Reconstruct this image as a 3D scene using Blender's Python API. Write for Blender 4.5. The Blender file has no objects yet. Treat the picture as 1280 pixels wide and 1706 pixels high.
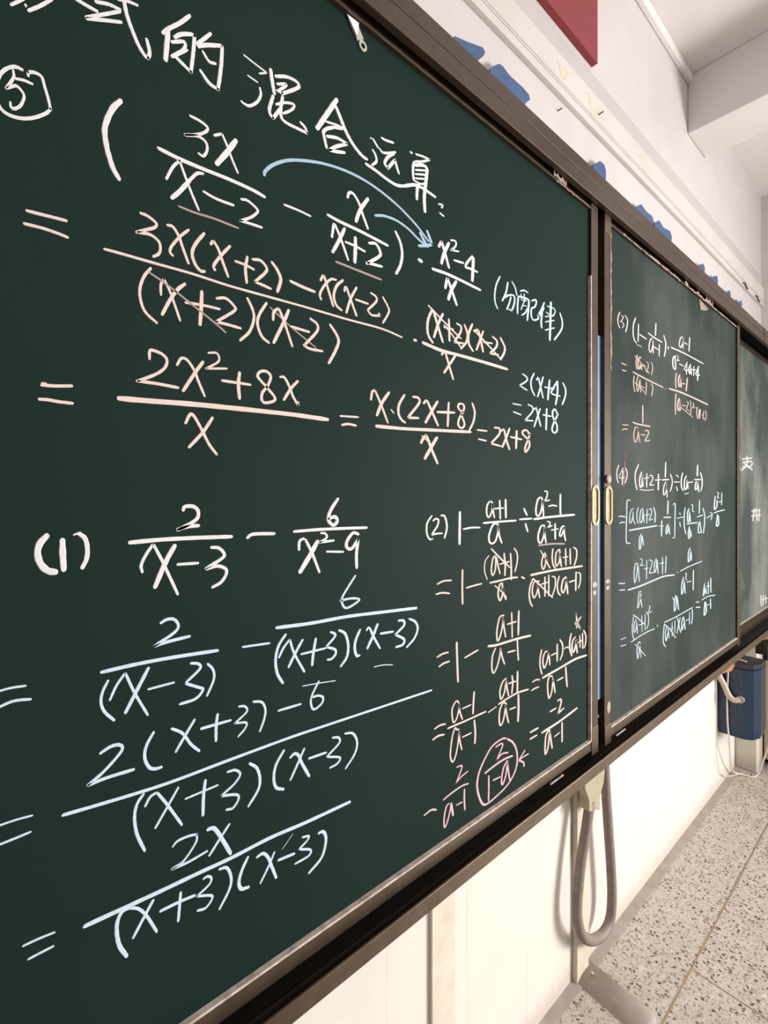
import bpy, bmesh, math, random
from mathutils import Vector
random.seed(7)
SC = bpy.context.scene
COL = SC.collection

# ---------------------------------------------------------------- camera, light, exposure
cam_data = bpy.data.cameras.new('camera')
cam_data.sensor_fit = 'HORIZONTAL'
cam_data.sensor_width = 36.0
cam_data.lens = 22.5
cam_data.shift_y = -30.0 / 1280.0
cam_data.clip_start = 0.02
cam = bpy.data.objects.new('camera', cam_data)
cam.location = (0.68, 0.0, 1.37)
cam.rotation_euler = (math.radians(90), 0, math.radians(49.297))
COL.objects.link(cam)
SC.camera = cam

world = bpy.data.worlds.new('world')
SC.world = world
world.use_nodes = True
bg = world.node_tree.nodes['Background']
bg.inputs[0].default_value = (1.0, 0.95, 0.92, 1)
bg.inputs[1].default_value = 0.12

def area_light(name, loc, target, sx, sy, power, colour):
    d = bpy.data.lights.new(name, 'AREA')
    d.shape = 'RECTANGLE'; d.size = sx; d.size_y = sy
    d.energy = power; d.color = colour
    o = bpy.data.objects.new(name, d)
    o.location = loc
    o.rotation_euler = (Vector(target) - Vector(loc)).to_track_quat('-Z', 'Y').to_euler()
    COL.objects.link(o)
    return o
# daylight through the window in the far side wall, and a ceiling fluorescent fitting
area_light('window_daylight', (2.95, 3.40, 1.25), (0.5, 0.7, 1.05), 1.1, 1.3, 150, (1.0, 0.965, 0.925))
area_light('ceiling_lamp_light', (2.6, 0.6, 2.66), (2.4, 0.6, 0.0), 0.2, 1.2, 18, (1.0, 0.95, 0.92))
area_light('added_ceiling_uplight', (2.6, 0.6, 2.74), (2.2, 1.2, 3.2), 0.2, 1.2, 16, (1.0, 0.95, 0.92))  # unseen uplight added to brighten the ceiling

SC.view_settings.view_transform = 'Standard'
SC.view_settings.look = 'None'
SC.view_settings.gamma = 1.0
SC.view_settings.use_curve_mapping = False
SC.view_settings.exposure = 0.50

# ---------------------------------------------------------------- helpers
def mat(name, base, rough=0.6, metal=0.0, spec=0.5, build=None):
    m = bpy.data.materials.new(name)
    m.use_nodes = True
    nt = m.node_tree
    p = nt.nodes['Principled BSDF']
    p.inputs['Base Color'].default_value = (*base, 1)
    p.inputs['Roughness'].default_value = rough
    p.inputs['Metallic'].default_value = metal
    p.inputs['Specular IOR Level'].default_value = spec
    if build:
        build(nt, p)
    return m

def coords(nt, scale=(1, 1, 1)):
    tc = nt.nodes.new('ShaderNodeTexCoord')
    mp = nt.nodes.new('ShaderNodeMapping')
    mp.inputs['Scale'].default_value = scale
    nt.links.new(tc.outputs['Object'], mp.inputs['Vector'])
    return mp.outputs['Vector']

def noise(nt, vec, scale, detail=4, rough=0.55):
    n = nt.nodes.new('ShaderNodeTexNoise')
    n.inputs['Scale'].default_value = scale
    n.inputs['Detail'].default_value = detail
    n.inputs['Roughness'].default_value = rough
    nt.links.new(vec, n.inputs['Vector'])
    return n.outputs['Fac']

def ramp(nt, fac, stops):
    r = nt.nodes.new('ShaderNodeValToRGB')
    e = r.color_ramp.elements
    while len(e) < len(stops):
        e.new(0.5)
    for el, (pos, col) in zip(e, stops):
        el.position = pos
        el.color = (*col, 1) if len(col) == 3 else col
    nt.links.new(fac, r.inputs['Fac'])
    return r.outputs['Color']

def mix(nt, fac, a, b):
    m = nt.nodes.new('ShaderNodeMix')
    m.data_type = 'RGBA'
    for sock, v in ((0, fac), (6, a), (7, b)):
        if isinstance(v, (int, float)):
            m.inputs[sock].default_value = v
        elif isinstance(v, tuple):
            m.inputs[sock].default_value = (*v, 1)
        else:
            nt.links.new(v, m.inputs[sock])
    return m.outputs[2]

def bump(nt, p, height, strength, dist=0.001):
    b = nt.nodes.new('ShaderNodeBump')
    b.inputs['Strength'].default_value = strength
    b.inputs['Distance'].default_value = dist
    nt.links.new(height, b.inputs['Height'])
    nt.links.new(b.outputs['Normal'], p.inputs['Normal'])

def speckle(base, dark, scale, lo=0.35, hi=0.7, bm=0.0):
    def f(nt, p):
        n = noise(nt, coords(nt), scale)
        nt.links.new(ramp(nt, n, [(lo, dark), (hi, base)]), p.inputs['Base Color'])
        if bm:
            bump(nt, p, n, bm)
    return f

def board_mat(name, dust, base):
    def f(nt, p):
        v = coords(nt, (1, 1, 0.55))
        n1 = noise(nt, v, 3.2, 6, 0.6)
        n2 = noise(nt, coords(nt), 60, 3)
        cloud = ramp(nt, n1, [(0.42, (0, 0, 0)), (0.66, (1, 1, 1))])
        fine = ramp(nt, n2, [(0.3, (0.75, 0.75, 0.75)), (0.75, (1, 1, 1))])
        mul = nt.nodes.new('ShaderNodeMath'); mul.operation = 'MULTIPLY'
        nt.links.new(cloud, mul.inputs[0]); nt.links.new(fine, mul.inputs[1])
        mul2 = nt.nodes.new('ShaderNodeMath'); mul2.operation = 'MULTIPLY_ADD'
        nt.links.new(mul.outputs[0], mul2.inputs[0])
        mul2.inputs[1].default_value = dust; mul2.inputs[2].default_value = dust * 0.25
        nt.links.new(mix(nt, mul2.outputs[0], base, (0.42, 0.43, 0.41)), p.inputs['Base Color'])
        bump(nt, p, noise(nt, coords(nt), 900, 2), 0.12, 0.0004)
    return mat(name, base, 0.6, 0, 0.06, f)

def chalk_mat(name, c):
    d = tuple(x * 0.82 for x in c)
    def f(nt, p):
        n = noise(nt, coords(nt), 420, 3, 0.7)
        nt.links.new(ramp(nt, n, [(0.30, d), (0.52, c)]), p.inputs['Base Color'])
    return mat(name, c, 0.95, 0, 0.1, f)

def wall_mat():
    # painted plaster above; glossy cream wall tiles in upright strips on the lower wall, grimy near the floor
    def f(nt, p):
        tc = nt.nodes.new('ShaderNodeTexCoord')
        sep = nt.nodes.new('ShaderNodeSeparateXYZ')
        nt.links.new(tc.outputs['Object'], sep.inputs[0])
        def math_(op, a, b):
            m = nt.nodes.new('ShaderNodeMath'); m.operation = op
            for i, v in enumerate((a, b)):
                if isinstance(v, (int, float)): m.inputs[i].default_value = v
                else: nt.links.new(v, m.inputs[i])
            return m.outputs[0]
        y, z = sep.outputs['Y'], sep.outputs['Z']
        fr = math_('FRACT', math_('DIVIDE', math_('ADD', y, 9.985), 0.235), 0)
        joint = math_('LESS_THAN', fr, 0.012)
        low = math_('LESS_THAN', z, 1.3)
        n = noise(nt, tc.outputs['Object'], 7, 5)
        streak = noise(nt, coords(nt, (1, 14, 1.2)), 3, 4)
        paint = ramp(nt, n, [(0.3, (0.52, 0.488, 0.487)), (0.7, (0.56, 0.528, 0.527))])
        tile = ramp(nt, n, [(0.3, (0.70, 0.665, 0.605)), (0.7, (0.74, 0.705, 0.645))])
        tile = mix(nt, math_('MULTIPLY', joint, math_('MULTIPLY', streak, 0.9)), tile, (0.55, 0.47, 0.38))
        grime_h = math_('ADD', 0.015, math_('MULTIPLY', streak, 0.10))
        gsm = nt.nodes.new('ShaderNodeMapRange'); gsm.interpolation_type = 'SMOOTHSTEP'
        nt.links.new(math_('DIVIDE', z, grime_h), gsm.inputs[0])
        gsm.inputs[1].default_value = 0.2; gsm.inputs[2].default_value = 1.3; gsm.inputs[3].default_value = 0.45; gsm.inputs[4].default_value = 0.0
        grime = gsm.outputs[0]
        tile = mix(nt, grime, tile, (0.42, 0.34, 0.29))
        nt.links.new(mix(nt, low, paint, tile), p.inputs['Base Color'])
        bump(nt, p, noise(nt, tc.outputs['Object'], 120, 3), 0.08, 0.001)
    return mat('wall_paint_and_tile', (0.75, 0.71, 0.7), 0.5, 0, 0.3, f)

def terrazzo_mat():
    def f(nt, p):
        vec = coords(nt)
        def chips(scale, thr, keep):
            dn = nt.nodes.new('ShaderNodeTexNoise'); dn.inputs['Scale'].default_value = scale * 1.4
            nt.links.new(vec, dn.inputs['Vector'])
            dv = nt.nodes.new('ShaderNodeMix'); dv.data_type = 'VECTOR'; dv.inputs[0].default_value = 0.012
            nt.links.new(vec, dv.inputs[4]); nt.links.new(dn.outputs['Color'], dv.inputs[5])
            v = nt.nodes.new('ShaderNodeTexVoronoi'); v.inputs['Scale'].default_value = scale
            nt.links.new(dv.outputs[1], v.inputs['Vector'])
            lt = nt.nodes.new('ShaderNodeMath'); lt.operation = 'LESS_THAN'; lt.inputs[1].default_value = thr
            nt.links.new(v.outputs['Distance'], lt.inputs[0])
            sp = nt.nodes.new('ShaderNodeSeparateColor'); nt.links.new(v.outputs['Color'], sp.inputs[0])
            gt = nt.nodes.new('ShaderNodeMath'); gt.operation = 'GREATER_THAN'; gt.inputs[1].default_value = keep
            nt.links.new(sp.outputs[0], gt.inputs[0])
            mu = nt.nodes.new('ShaderNodeMath'); mu.operation = 'MULTIPLY'
            nt.links.new(lt.outputs[0], mu.inputs[0]); nt.links.new(gt.outputs[0], mu.inputs[1])
            return mu.outputs[0], sp.outputs[1]
        n = noise(nt, vec, 9, 5)
        col = ramp(nt, n, [(0.3, (0.45, 0.41, 0.36)), (0.7, (0.52, 0.48, 0.43))])
        a, ca = chips(170, 0.46, 0.22)
        col = mix(nt, a, col, ramp(nt, ca, [(0.0, (0.19, 0.145, 0.115)), (0.5, (0.31, 0.26, 0.21)), (1.0, (0.60, 0.56, 0.51))]))
        b, cb = chips(100, 0.40, 0.60)
        col = mix(nt, b, col, ramp(nt, cb, [(0.0, (0.045, 0.03, 0.025)), (0.4, (0.14, 0.085, 0.07)), (0.8, (0.22, 0.17, 0.135)), (1.0, (0.66, 0.62, 0.57))]))
        nt.links.new(col, p.inputs['Base Color'])
    return mat('terrazzo', (0.66, 0.6, 0.5), 0.35, 0, 0.4, f)

M = {
    'wall': wall_mat(),
    'ceiling': mat('ceiling_paint', (0.66, 0.63, 0.615), 0.8, 0, 0.2, speckle((0.70, 0.665, 0.66), (0.67, 0.635, 0.63), 6)),
    'floor': terrazzo_mat(),
    'mortar': mat('cement_border', (0.5, 0.42, 0.36), 0.8, 0, 0.2, speckle((0.42, 0.375, 0.335), (0.33, 0.29, 0.255), 22, 0.3, 0.7, 0.2)),
    'brass': mat('brass_strip', (0.50, 0.33, 0.15), 0.45, 0.5, 0.5, speckle((0.44, 0.32, 0.19), (0.33, 0.25, 0.16), 30)),
    'board': board_mat('green_board', 0.006, (0.0078, 0.0205, 0.0170)),
    'board_dusty': board_mat('green_board_dusty', 0.10, (0.0105, 0.0220, 0.0185)),
    'board_smeared': board_mat('green_board_smeared', 0.36, (0.0085, 0.0225, 0.0185)),
    'bronze': mat('bronze_aluminium', (0.075, 0.052, 0.037), 0.38, 0.6, 0.5, speckle((0.080, 0.056, 0.040), (0.058, 0.040, 0.028), 45, 0.3, 0.7)),
    'bronze_light': mat('worn_bronze_aluminium', (0.15, 0.115, 0.082), 0.36, 0.8, 0.5, speckle((0.16, 0.122, 0.088), (0.11, 0.083, 0.058), 30, 0.3, 0.7)),
    'bronze_dark': mat('dark_bronze_aluminium', (0.05, 0.033, 0.022), 0.4, 0.3, 0.5, speckle((0.055, 0.036, 0.025), (0.04, 0.026, 0.018), 45)),
    'black': mat('shade_black_track', (0.010, 0.008, 0.007), 0.6, 0, 0.3, speckle((0.012, 0.009, 0.008), (0.006, 0.005, 0.004), 60)),  # near black, shade inside the tracks put into the colour
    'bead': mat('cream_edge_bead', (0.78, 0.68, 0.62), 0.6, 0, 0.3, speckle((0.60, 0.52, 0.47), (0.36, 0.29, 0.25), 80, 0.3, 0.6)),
    'blue_reflection': mat('blue_reflection_colour', (0.20, 0.36, 0.58), 0.35, 0, 0.5, speckle((0.24, 0.42, 0.64), (0.13, 0.26, 0.46), 5)),
    'gold': mat('pale_brass', (0.62, 0.50, 0.26), 0.35, 0.35, 0.5, speckle((0.52, 0.44, 0.27), (0.42, 0.35, 0.2), 50)),
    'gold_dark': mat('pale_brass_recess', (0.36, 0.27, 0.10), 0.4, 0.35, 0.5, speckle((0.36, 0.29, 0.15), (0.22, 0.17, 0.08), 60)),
    'magnet': mat('pale_pink_plastic', (0.72, 0.58, 0.53), 0.5, 0, 0.4, speckle((0.45, 0.36, 0.33), (0.32, 0.25, 0.22), 90)),
    'steel': mat('zinc_steel', (0.62, 0.64, 0.68), 0.3, 0.8, 0.5, speckle((0.66, 0.68, 0.72), (0.5, 0.52, 0.56), 80)),
    'rust': mat('dark_nail_steel', (0.10, 0.075, 0.055), 0.6, 0.4, 0.4, speckle((0.12, 0.09, 0.065), (0.05, 0.035, 0.03), 90)),
    'tape': mat('torn_tape_residue', (0.62, 0.47, 0.41), 0.8, 0, 0.2, speckle((0.36, 0.27, 0.24), (0.15, 0.10, 0.085), 110, 0.32, 0.62)),
    'hook_grey': mat('grey_translucent_plastic', (0.44, 0.42, 0.37), 0.4, 0, 0.4, speckle((0.47, 0.45, 0.40), (0.39, 0.37, 0.33), 60)),
    'hook_white': mat('white_hook_highlight', (0.88, 0.86, 0.86), 0.5, 0, 0.4, speckle((0.9, 0.88, 0.88), (0.8, 0.78, 0.78), 60)),
    'duct': mat('cream_plastic_duct', (0.55, 0.525, 0.5), 0.5, 0, 0.3, speckle((0.58, 0.55, 0.535), (0.53, 0.50, 0.465), 5)),
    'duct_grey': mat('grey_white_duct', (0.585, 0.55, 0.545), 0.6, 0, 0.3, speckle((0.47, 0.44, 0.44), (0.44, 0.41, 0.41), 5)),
    'stain': mat('yellowed_tape', (0.62, 0.55, 0.42), 0.7, 0, 0.2, speckle((0.66, 0.6, 0.5), (0.52, 0.45, 0.33), 70)),
    'blue': mat('blue_plastic', (0.06, 0.14, 0.40), 0.4, 0, 0.4, speckle((0.045, 0.10, 0.225), (0.032, 0.075, 0.18), 40)),
    'red': mat('red_board_face', (0.36, 0.062, 0.068), 0.6, 0, 0.3, speckle((0.225, 0.038, 0.043), (0.20, 0.032, 0.037), 60)),
    'conduit': mat('beige_plastic_trunking', (0.66, 0.585, 0.47), 0.55, 0, 0.3, speckle((0.69, 0.615, 0.50), (0.60, 0.525, 0.42), 16)),
    'conduit_pale': mat('cream_flat_trunking', (0.72, 0.64, 0.54), 0.55, 0, 0.3, speckle((0.75, 0.67, 0.57), (0.64, 0.56, 0.46), 22)),
    'shell': mat('olive_beige_plastic', (0.52, 0.46, 0.30), 0.55, 0, 0.3, speckle((0.40, 0.36, 0.26), (0.36, 0.32, 0.22), 40)),
    'hose': mat('grey_corrugated_plastic', (0.25, 0.205, 0.18), 0.55, 0, 0.4, speckle((0.27, 0.22, 0.195), (0.21, 0.17, 0.15), 60)),
    'hose_beige': mat('beige_corrugated_plastic', (0.55, 0.47, 0.39), 0.55, 0, 0.4, speckle((0.58, 0.50, 0.42), (0.5, 0.42, 0.34), 60)),
    'floor_duct': mat('grey_floor_duct', (0.43, 0.355, 0.30), 0.55, 0, 0.3, speckle((0.40, 0.345, 0.305), (0.31, 0.265, 0.23), 18)),
    'machine': mat('dark_blue_painted_steel', (0.016, 0.045, 0.105), 0.28, 0.1, 0.5, speckle((0.013, 0.034, 0.078), (0.010, 0.027, 0.062), 18)),
    'machine_dark': mat('blackish_purple_plastic', (0.030, 0.022, 0.032), 0.4, 0, 0.4, speckle((0.034, 0.025, 0.036), (0.022, 0.016, 0.024), 30)),
    'wood': mat('orange_brown_wood', (0.36, 0.16, 0.065), 0.5, 0, 0.4, speckle((0.40, 0.18, 0.075), (0.28, 0.115, 0.045), 25)),
    'cable': mat('white_cable', (0.78, 0.72, 0.66), 0.5, 0, 0.4, speckle((0.8, 0.74, 0.68), (0.74, 0.68, 0.62), 60)),
    'plug': mat('black_plug_plastic', (0.014, 0.013, 0.012), 0.4, 0, 0.4, speckle((0.016, 0.015, 0.014), (0.010, 0.009, 0.008), 40)),
    'green': mat('green_plug_plastic', (0.20, 0.26, 0.10), 0.4, 0, 0.4, speckle((0.22, 0.28, 0.11), (0.17, 0.22, 0.09), 40)),
    'cabinet': mat('yellow_beige_laminate', (0.60, 0.50, 0.32), 0.5, 0, 0.4, speckle((0.62, 0.52, 0.34), (0.57, 0.47, 0.3), 10)),
    'window': mat('white_window_frame', (0.72, 0.7, 0.68), 0.5, 0, 0.4, speckle((0.74, 0.72, 0.7), (0.69, 0.67, 0.65), 15)),
}
CH = {
    'white': chalk_mat('white_chalk', (0.70, 0.695, 0.71)),
    'pink': chalk_mat('pale_pink_chalk', (0.71, 0.575, 0.53)),
    'rose': chalk_mat('bright_pink_chalk', (0.76, 0.45, 0.52)),
    'blue': chalk_mat('pale_blue_chalk', (0.54, 0.68, 0.78)),
    'sky': chalk_mat('sky_blue_chalk', (0.34, 0.49, 0.59)),
    'dim': chalk_mat('rubbed_pink_chalk', (0.38, 0.29, 0.27)),
    'red': chalk_mat('reddish_chalk_smear', (0.24, 0.12, 0.105)),
    'faint_white': chalk_mat('thin_white_chalk', (0.58, 0.565, 0.56)),
    'faint_pink': chalk_mat('thin_pale_pink_chalk', (0.52, 0.415, 0.38)),
    'faint_blue': chalk_mat('thin_pale_blue_chalk', (0.42, 0.52, 0.58)),
    'smear': chalk_mat('rubbed_out_chalk', (0.075, 0.088, 0.082)),
    'grey': chalk_mat('blurred_white_chalk', (0.46, 0.45, 0.45)),
}

class MB:
    """collects shapes and links them as one mesh object"""
    def __init__(self):
        self.bm = bmesh.new()
    def box(self, x0, x1, y0, y1, z0, z1, bevel=0.0):
        r = bmesh.ops.create_cube(self.bm, size=1.0)
        for v in r['verts']:
            v.co = Vector((x0 + (v.co.x + .5) * (x1 - x0), y0 + (v.co.y + .5) * (y1 - y0), z0 + (v.co.z + .5) * (z1 - z0)))
        if bevel:
            es = set(e for v in r['verts'] for e in v.link_edges)
            bmesh.ops.bevel(self.bm, geom=list(es), offset=bevel, segments=2, affect='EDGES', profile=0.5)
        return self
    def prism(self, poly, axis, a, b):
        """poly of 2-D points pushed from a to b along axis ('x' -> (y,z), 'y' -> (x,z), 'z' -> (x,y))"""
        def P(p, t):
            return {'x': (t, p[0], p[1]), 'y': (p[0], t, p[1]), 'z': (p[0], p[1], t)}[axis]
        lo = [self.bm.verts.new(P(p, a)) for p in poly]
        hi = [self.bm.verts.new(P(p, b)) for p in poly]
        self.bm.faces.new(lo); self.bm.faces.new(hi[::-1])
        n = len(poly)
        for i in range(n):
            self.bm.faces.new((lo[i], hi[i], hi[(i + 1) % n], lo[(i + 1) % n]))
        return self
    def ring_prism(self, outer, inner, axis, a, b):
        def P(p, t):
            return {'x': (t, p[0], p[1]), 'y': (p[0], t, p[1]), 'z': (p[0], p[1], t)}[axis]
        L = [[self.bm.verts.new(P(p, t)) for p in poly] for t in (a, b) for poly in (outer, inner)]
        n = len(outer)
        for i in range(n):
            j = (i + 1) % n
            self.bm.faces.new((L[0][i], L[0][j], L[1][j], L[1][i]))
            self.bm.faces.new((L[2][i], L[3][i], L[3][j], L[2][j]))
            self.bm.faces.new((L[0][i], L[2][i], L[2][j], L[0][j]))
            self.bm.faces.new((L[1][i], L[1][j], L[3][j], L[3][i]))
        return self
    def tube(self, pts, r, seg=12, rib=0.0, pitch=0.0032, sub=10):
        path = smooth3(pts, sub)
        if rib:                                            # resample evenly for the corrugation
            path = resample(path, pitch / 2)
        up = Vector((0.3, 0.2, 0.9))
        rings = []
        n = len(path)
        nrm = None
        for i, p in enumerate(path):
            t = (path[min(i + 1, n - 1)] - path[max(i - 1, 0)]).normalized()
            if nrm is None:
                nrm = up.cross(t).normalized()
            nrm = (nrm - t * nrm.dot(t)).normalized()
            b = t.cross(nrm)
            rr = r * (1 - (rib if i % 2 else 0))
            rings.append([self.bm.verts.new(p + (nrm * math.cos(a) + b * math.sin(a)) * rr) for a in (k * 2 * math.pi / seg for k in range(seg))])
        for A, B in zip(rings, rings[1:]):
            for k in range(seg):
                self.bm.faces.new((A[k], A[(k + 1) % seg], B[(k + 1) % seg], B[k]))
        self.bm.faces.new(rings[0][::-1]); self.bm.faces.new(rings[-1])
        for f in self.bm.faces: f.smooth = True
        return self
    def blob(self, c, rad, seg=16):
        r = bmesh.ops.create_uvsphere(self.bm, u_segments=seg, v_segments=seg // 2, radius=1.0)
        for v in r['verts']:
            v.co = Vector((c[0] + v.co.x * rad[0], c[1] + v.co.y * rad[1], c[2] + v.co.z * rad[2]))
        for f in self.bm.faces: f.smooth = True
        return self
    def build(self, name, m, parent=None, label=None):
        bmesh.ops.recalc_face_normals(self.bm, faces=self.bm.faces[:])
        me = bpy.data.meshes.new(name)
        self.bm.to_mesh(me); self.bm.free()
        me.materials.append(m)
        o = bpy.data.objects.new(name, me)
        COL.objects.link(o)
        if parent is not None:
            o.parent = parent
            o.matrix_parent_inverse = parent_inverse(parent)
        if label: o['label'] = label
        return o

def parent_inverse(p):
    from mathutils import Matrix
    if p.type != 'EMPTY':
        return Matrix.Identity(4)
    m = Matrix.Translation(p.location)
    q = p.parent
    while q is not None:
        m = Matrix.Translation(q.location) @ m if q.type == 'EMPTY' else m
        q = q.parent
    return m.inverted()

def smooth3(pts, sub):
    P = [Vector(p) for p in pts]
    if len(P) == 2:
        return [P[0].lerp(P[1], i / 4) for i in range(5)]
    out = []
    for i in range(len(P) - 1):
        p0 = P[i - 1] if i else P[0] * 2 - P[1]
        p1, p2 = P[i], P[i + 1]
        p3 = P[i + 2] if i + 2 < len(P) else P[-1] * 2 - P[-2]
        for k in range(sub):
            t = k / sub
            out.append(0.5 * ((2 * p1) + (p2 - p0) * t + (2 * p0 - 5 * p1 + 4 * p2 - p3) * t * t + (3 * p1 - p0 - 3 * p2 + p3) * t ** 3))
    out.append(P[-1])
    return out

def resample(path, step):
    out = [path[0].copy()]; acc = 0.0
    for a, b in zip(path, path[1:]):
        d = (b - a).length
        while acc + d >= step and d > 0:
            a = a.lerp(b, (step - acc) / d); d = (b - a).length; acc = 0.0
            out.append(a.copy())
        acc += d
    return out

def tag(o, label, cat, group=None):
    o['label'] = label; o['category'] = cat
    if group: o['group'] = group
    return o
def structure(o):
    o['kind'] = 'structure'
    return o
def thing(name, loc, label, cat, group=None):
    o = bpy.data.objects.new(name, None)
    o.location = loc; o.empty_display_size = 0.1
    COL.objects.link(o)
    return tag(o, label, cat, group)

# ---------------------------------------------------------------- the setting
YE = 3.45            # far side wall
ZC = 3.08            # ceiling
structure(MB().box(-0.15, 0.0, -3.0, YE + 0.15, -0.1, ZC + 0.1).build('wall_front', M['wall']))
structure(MB().box(0.0, 5.5, -3.0, YE, -0.1, 0.0).build('floor', M['floor']))
structure(MB().box(0.0, 5.5, -3.0, YE, ZC, ZC + 0.1).build('ceiling', M['ceiling']))
# side wall with a window opening
sw = MB()
WX0, WX1, WZ0, WZ1 = 2.25, 3.65, 0.5, 2.0
sw.box(0, WX0, YE, YE + .15, -0.1, ZC + .1).box(WX1, 5.5, YE, YE + .15, -0.1, ZC + .1)
sw.box(WX0, WX1, YE, YE + .15, -0.1, WZ0).box(WX0, WX1, YE, YE + .15, WZ1, ZC + .1)
structure(sw.build('wall_right', M['ceiling']))
wf = MB()
wf.box(WX0, WX1, YE + .03, YE + .10, WZ0, WZ0 + .05).box(WX0, WX1, YE + .03, YE + .10, WZ1 - .05, WZ1)
wf.box(WX0, WX0 + .05, YE + .03, YE + .10, WZ0, WZ1).box(WX1 - .05, WX1, YE + .03, YE + .10, WZ0, WZ1)
wf.box(2.925, 2.975, YE + .03, YE + .10, WZ0, WZ1)
structure(wf.build('window_1', M['window']))
# ceiling beams, cornice, floor border and the brass dividing strips
structure(MB().box(0, 5.5, 2.226, 2.448, 2.845, ZC, 0.004).build('trim_1', M['ceiling']))
structure(MB().box(0, 0.02, -3.0, 2.226, ZC - 0.035, ZC, 0.004).build('trim_2', M['ceiling']))
structure(MB().box(0.0, 0.030, -3.0, 2.92, 0.0, 0.002).build('trim_3', M['mortar']))
structure(MB().box(0.206, 0.2105, -3.0, YE, 0.0, 0.0008).build('trim_4', M['brass']))
structure(MB().box(0.2105, 5.5, 1.573, 1.577, 0.0, 0.0006).build('trim_5', M['brass']))
structure(MB().box(0.0, 0.088, 2.92, 3.04, 0.0, 0.735, 0.003).build('trim_6', M['wall']))

# ---------------------------------------------------------------- blackboard frame
FY0, FY1 = -1.9, 3.38
fr = thing('blackboard_frame', (0, 0.7, 0.757), 'long bronze metal frame with upper and lower tracks around the green boards', 'board frame')
MB().box(0.168, 0.180, FY0, FY1, 2.0257, 2.0570, 0.0012).build('header_rail', M['bronze'], fr)
MB().box(0.168, 0.179, FY0, FY1, 2.0592, 2.0878, 0.0012).build('header_cap', M['bronze'], fr)
MB().prism([(0.0, 2.087), (0.168, 2.087), (0.168, 2.080), (0.056, 2.080), (0.056, 1.99), (0.050, 1.99), (0.050, 2.080), (0.0, 2.080)], 'y', FY0, FY1).build('upper_track', M['black'], fr)
MB().box(0.164, 0.170, FY0, FY1, 2.0565, 2.0597).build('header_groove', M['black'], fr)
MB().box(0.1865, 0.190, FY0, FY1, 0.757, 0.7815, 0.0008).build('sill_lip', M['bronze_light'], fr)
MB().prism([(0.050, 0.7575), (0.1865, 0.7575), (0.1865, 0.762), (0.054, 0.762), (0.054, 0.80), (0.050, 0.80)], 'y', FY0, FY1).build('lower_track', M['black'], fr)
MB().box(0.1685, 0.1700, FY0, FY1, 0.762, 0.7712).build('track_ridge', M['bronze_dark'], fr)
MB().box(0.1215, 0.1265, FY0, FY1, 0.762, 0.8000, 0.001).build('track_divider', M['bronze_light'], fr)
MB().box(0.0, 0.050, FY0, FY1, 0.7575, 0.7615).build('sill_back', M['bronze_dark'], fr)
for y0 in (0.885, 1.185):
    MB().box(0.1640, 0.1665, y0, y0 + 0.05, 0.7838, 0.7862).build('light_slit_strip', M['bead'], fr, 'pale strip put in as a slit of light in the dark lower track')  # slit of light in the track, modelled as a cream strip
MB().box(0.0, 0.19, FY1, FY1 + 0.03, 0.757, 2.0878, 0.002).build('end_post', M['bronze'], fr)
MB().box(0.1801, 0.1812, 2.60, 2.604, 2.0262, 2.0872).build('rail_joint', M['bronze_light'], fr)

GZ0, GZ1 = 0.8168, 2.0102       # green surface, bottom and top

def panel(name, label, y0, y1, xs, surf, left=True, right=True, stile=0.0316):
    root = thing(name, (xs, (y0 + y1) / 2, GZ0), label, 'blackboard')
    gl = y0 + (stile if left else 0); gr = y1 - (stile if right else 0)
    MB().box(xs - 0.022, xs, gl, gr, GZ0, GZ1).build('writing_surface', surf, root)
    MB().box(xs - 0.030, xs + 0.006, gl, gr, GZ1, 2.0166, 0.0008).build('frame_rail', M['bronze'], root)
    MB().box(xs - 0.014, xs - 0.004, gl, gr, 2.0166, 2.0420, 0.0008).build('guide_fin', M['bronze_dark'], root)
    MB().box(xs - 0.030, xs + 0.006, gl, gr, 0.7925, GZ0 - 0.003, 0.001).build('frame_rail', M['bronze_light'], root)
    MB().box(xs, xs + 0.0068, gl, gr, GZ0 - 0.003, GZ0).build('edge_bead', M['bead'], root)
    for on, a, b in ((left, y0, gl), (right, gr, y1)):
        if on:
            MB().box(xs - 0.030, xs + 0.0065, a, b, 0.7815, 2.0262, 0.001).build('frame_stile', M['bronze'], root)
    return root

p1 = panel('sliding_blackboard', 'large green sliding blackboard covered in chalk fractions, nearest the camera', -0.11, 1.0879, 0.16, M['board'])
p2 = panel('sliding_blackboard', 'green sliding blackboard with small chalk working, right of the large nearest board', 1.1207, 2.2725, 0.16, M['board_dusty'], stile=0.0340)
p3 = panel('fixed_blackboard', 'smeared green board set back behind the right edge of the second board', 2.10, 3.33, 0.115, M['board_smeared'])

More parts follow.
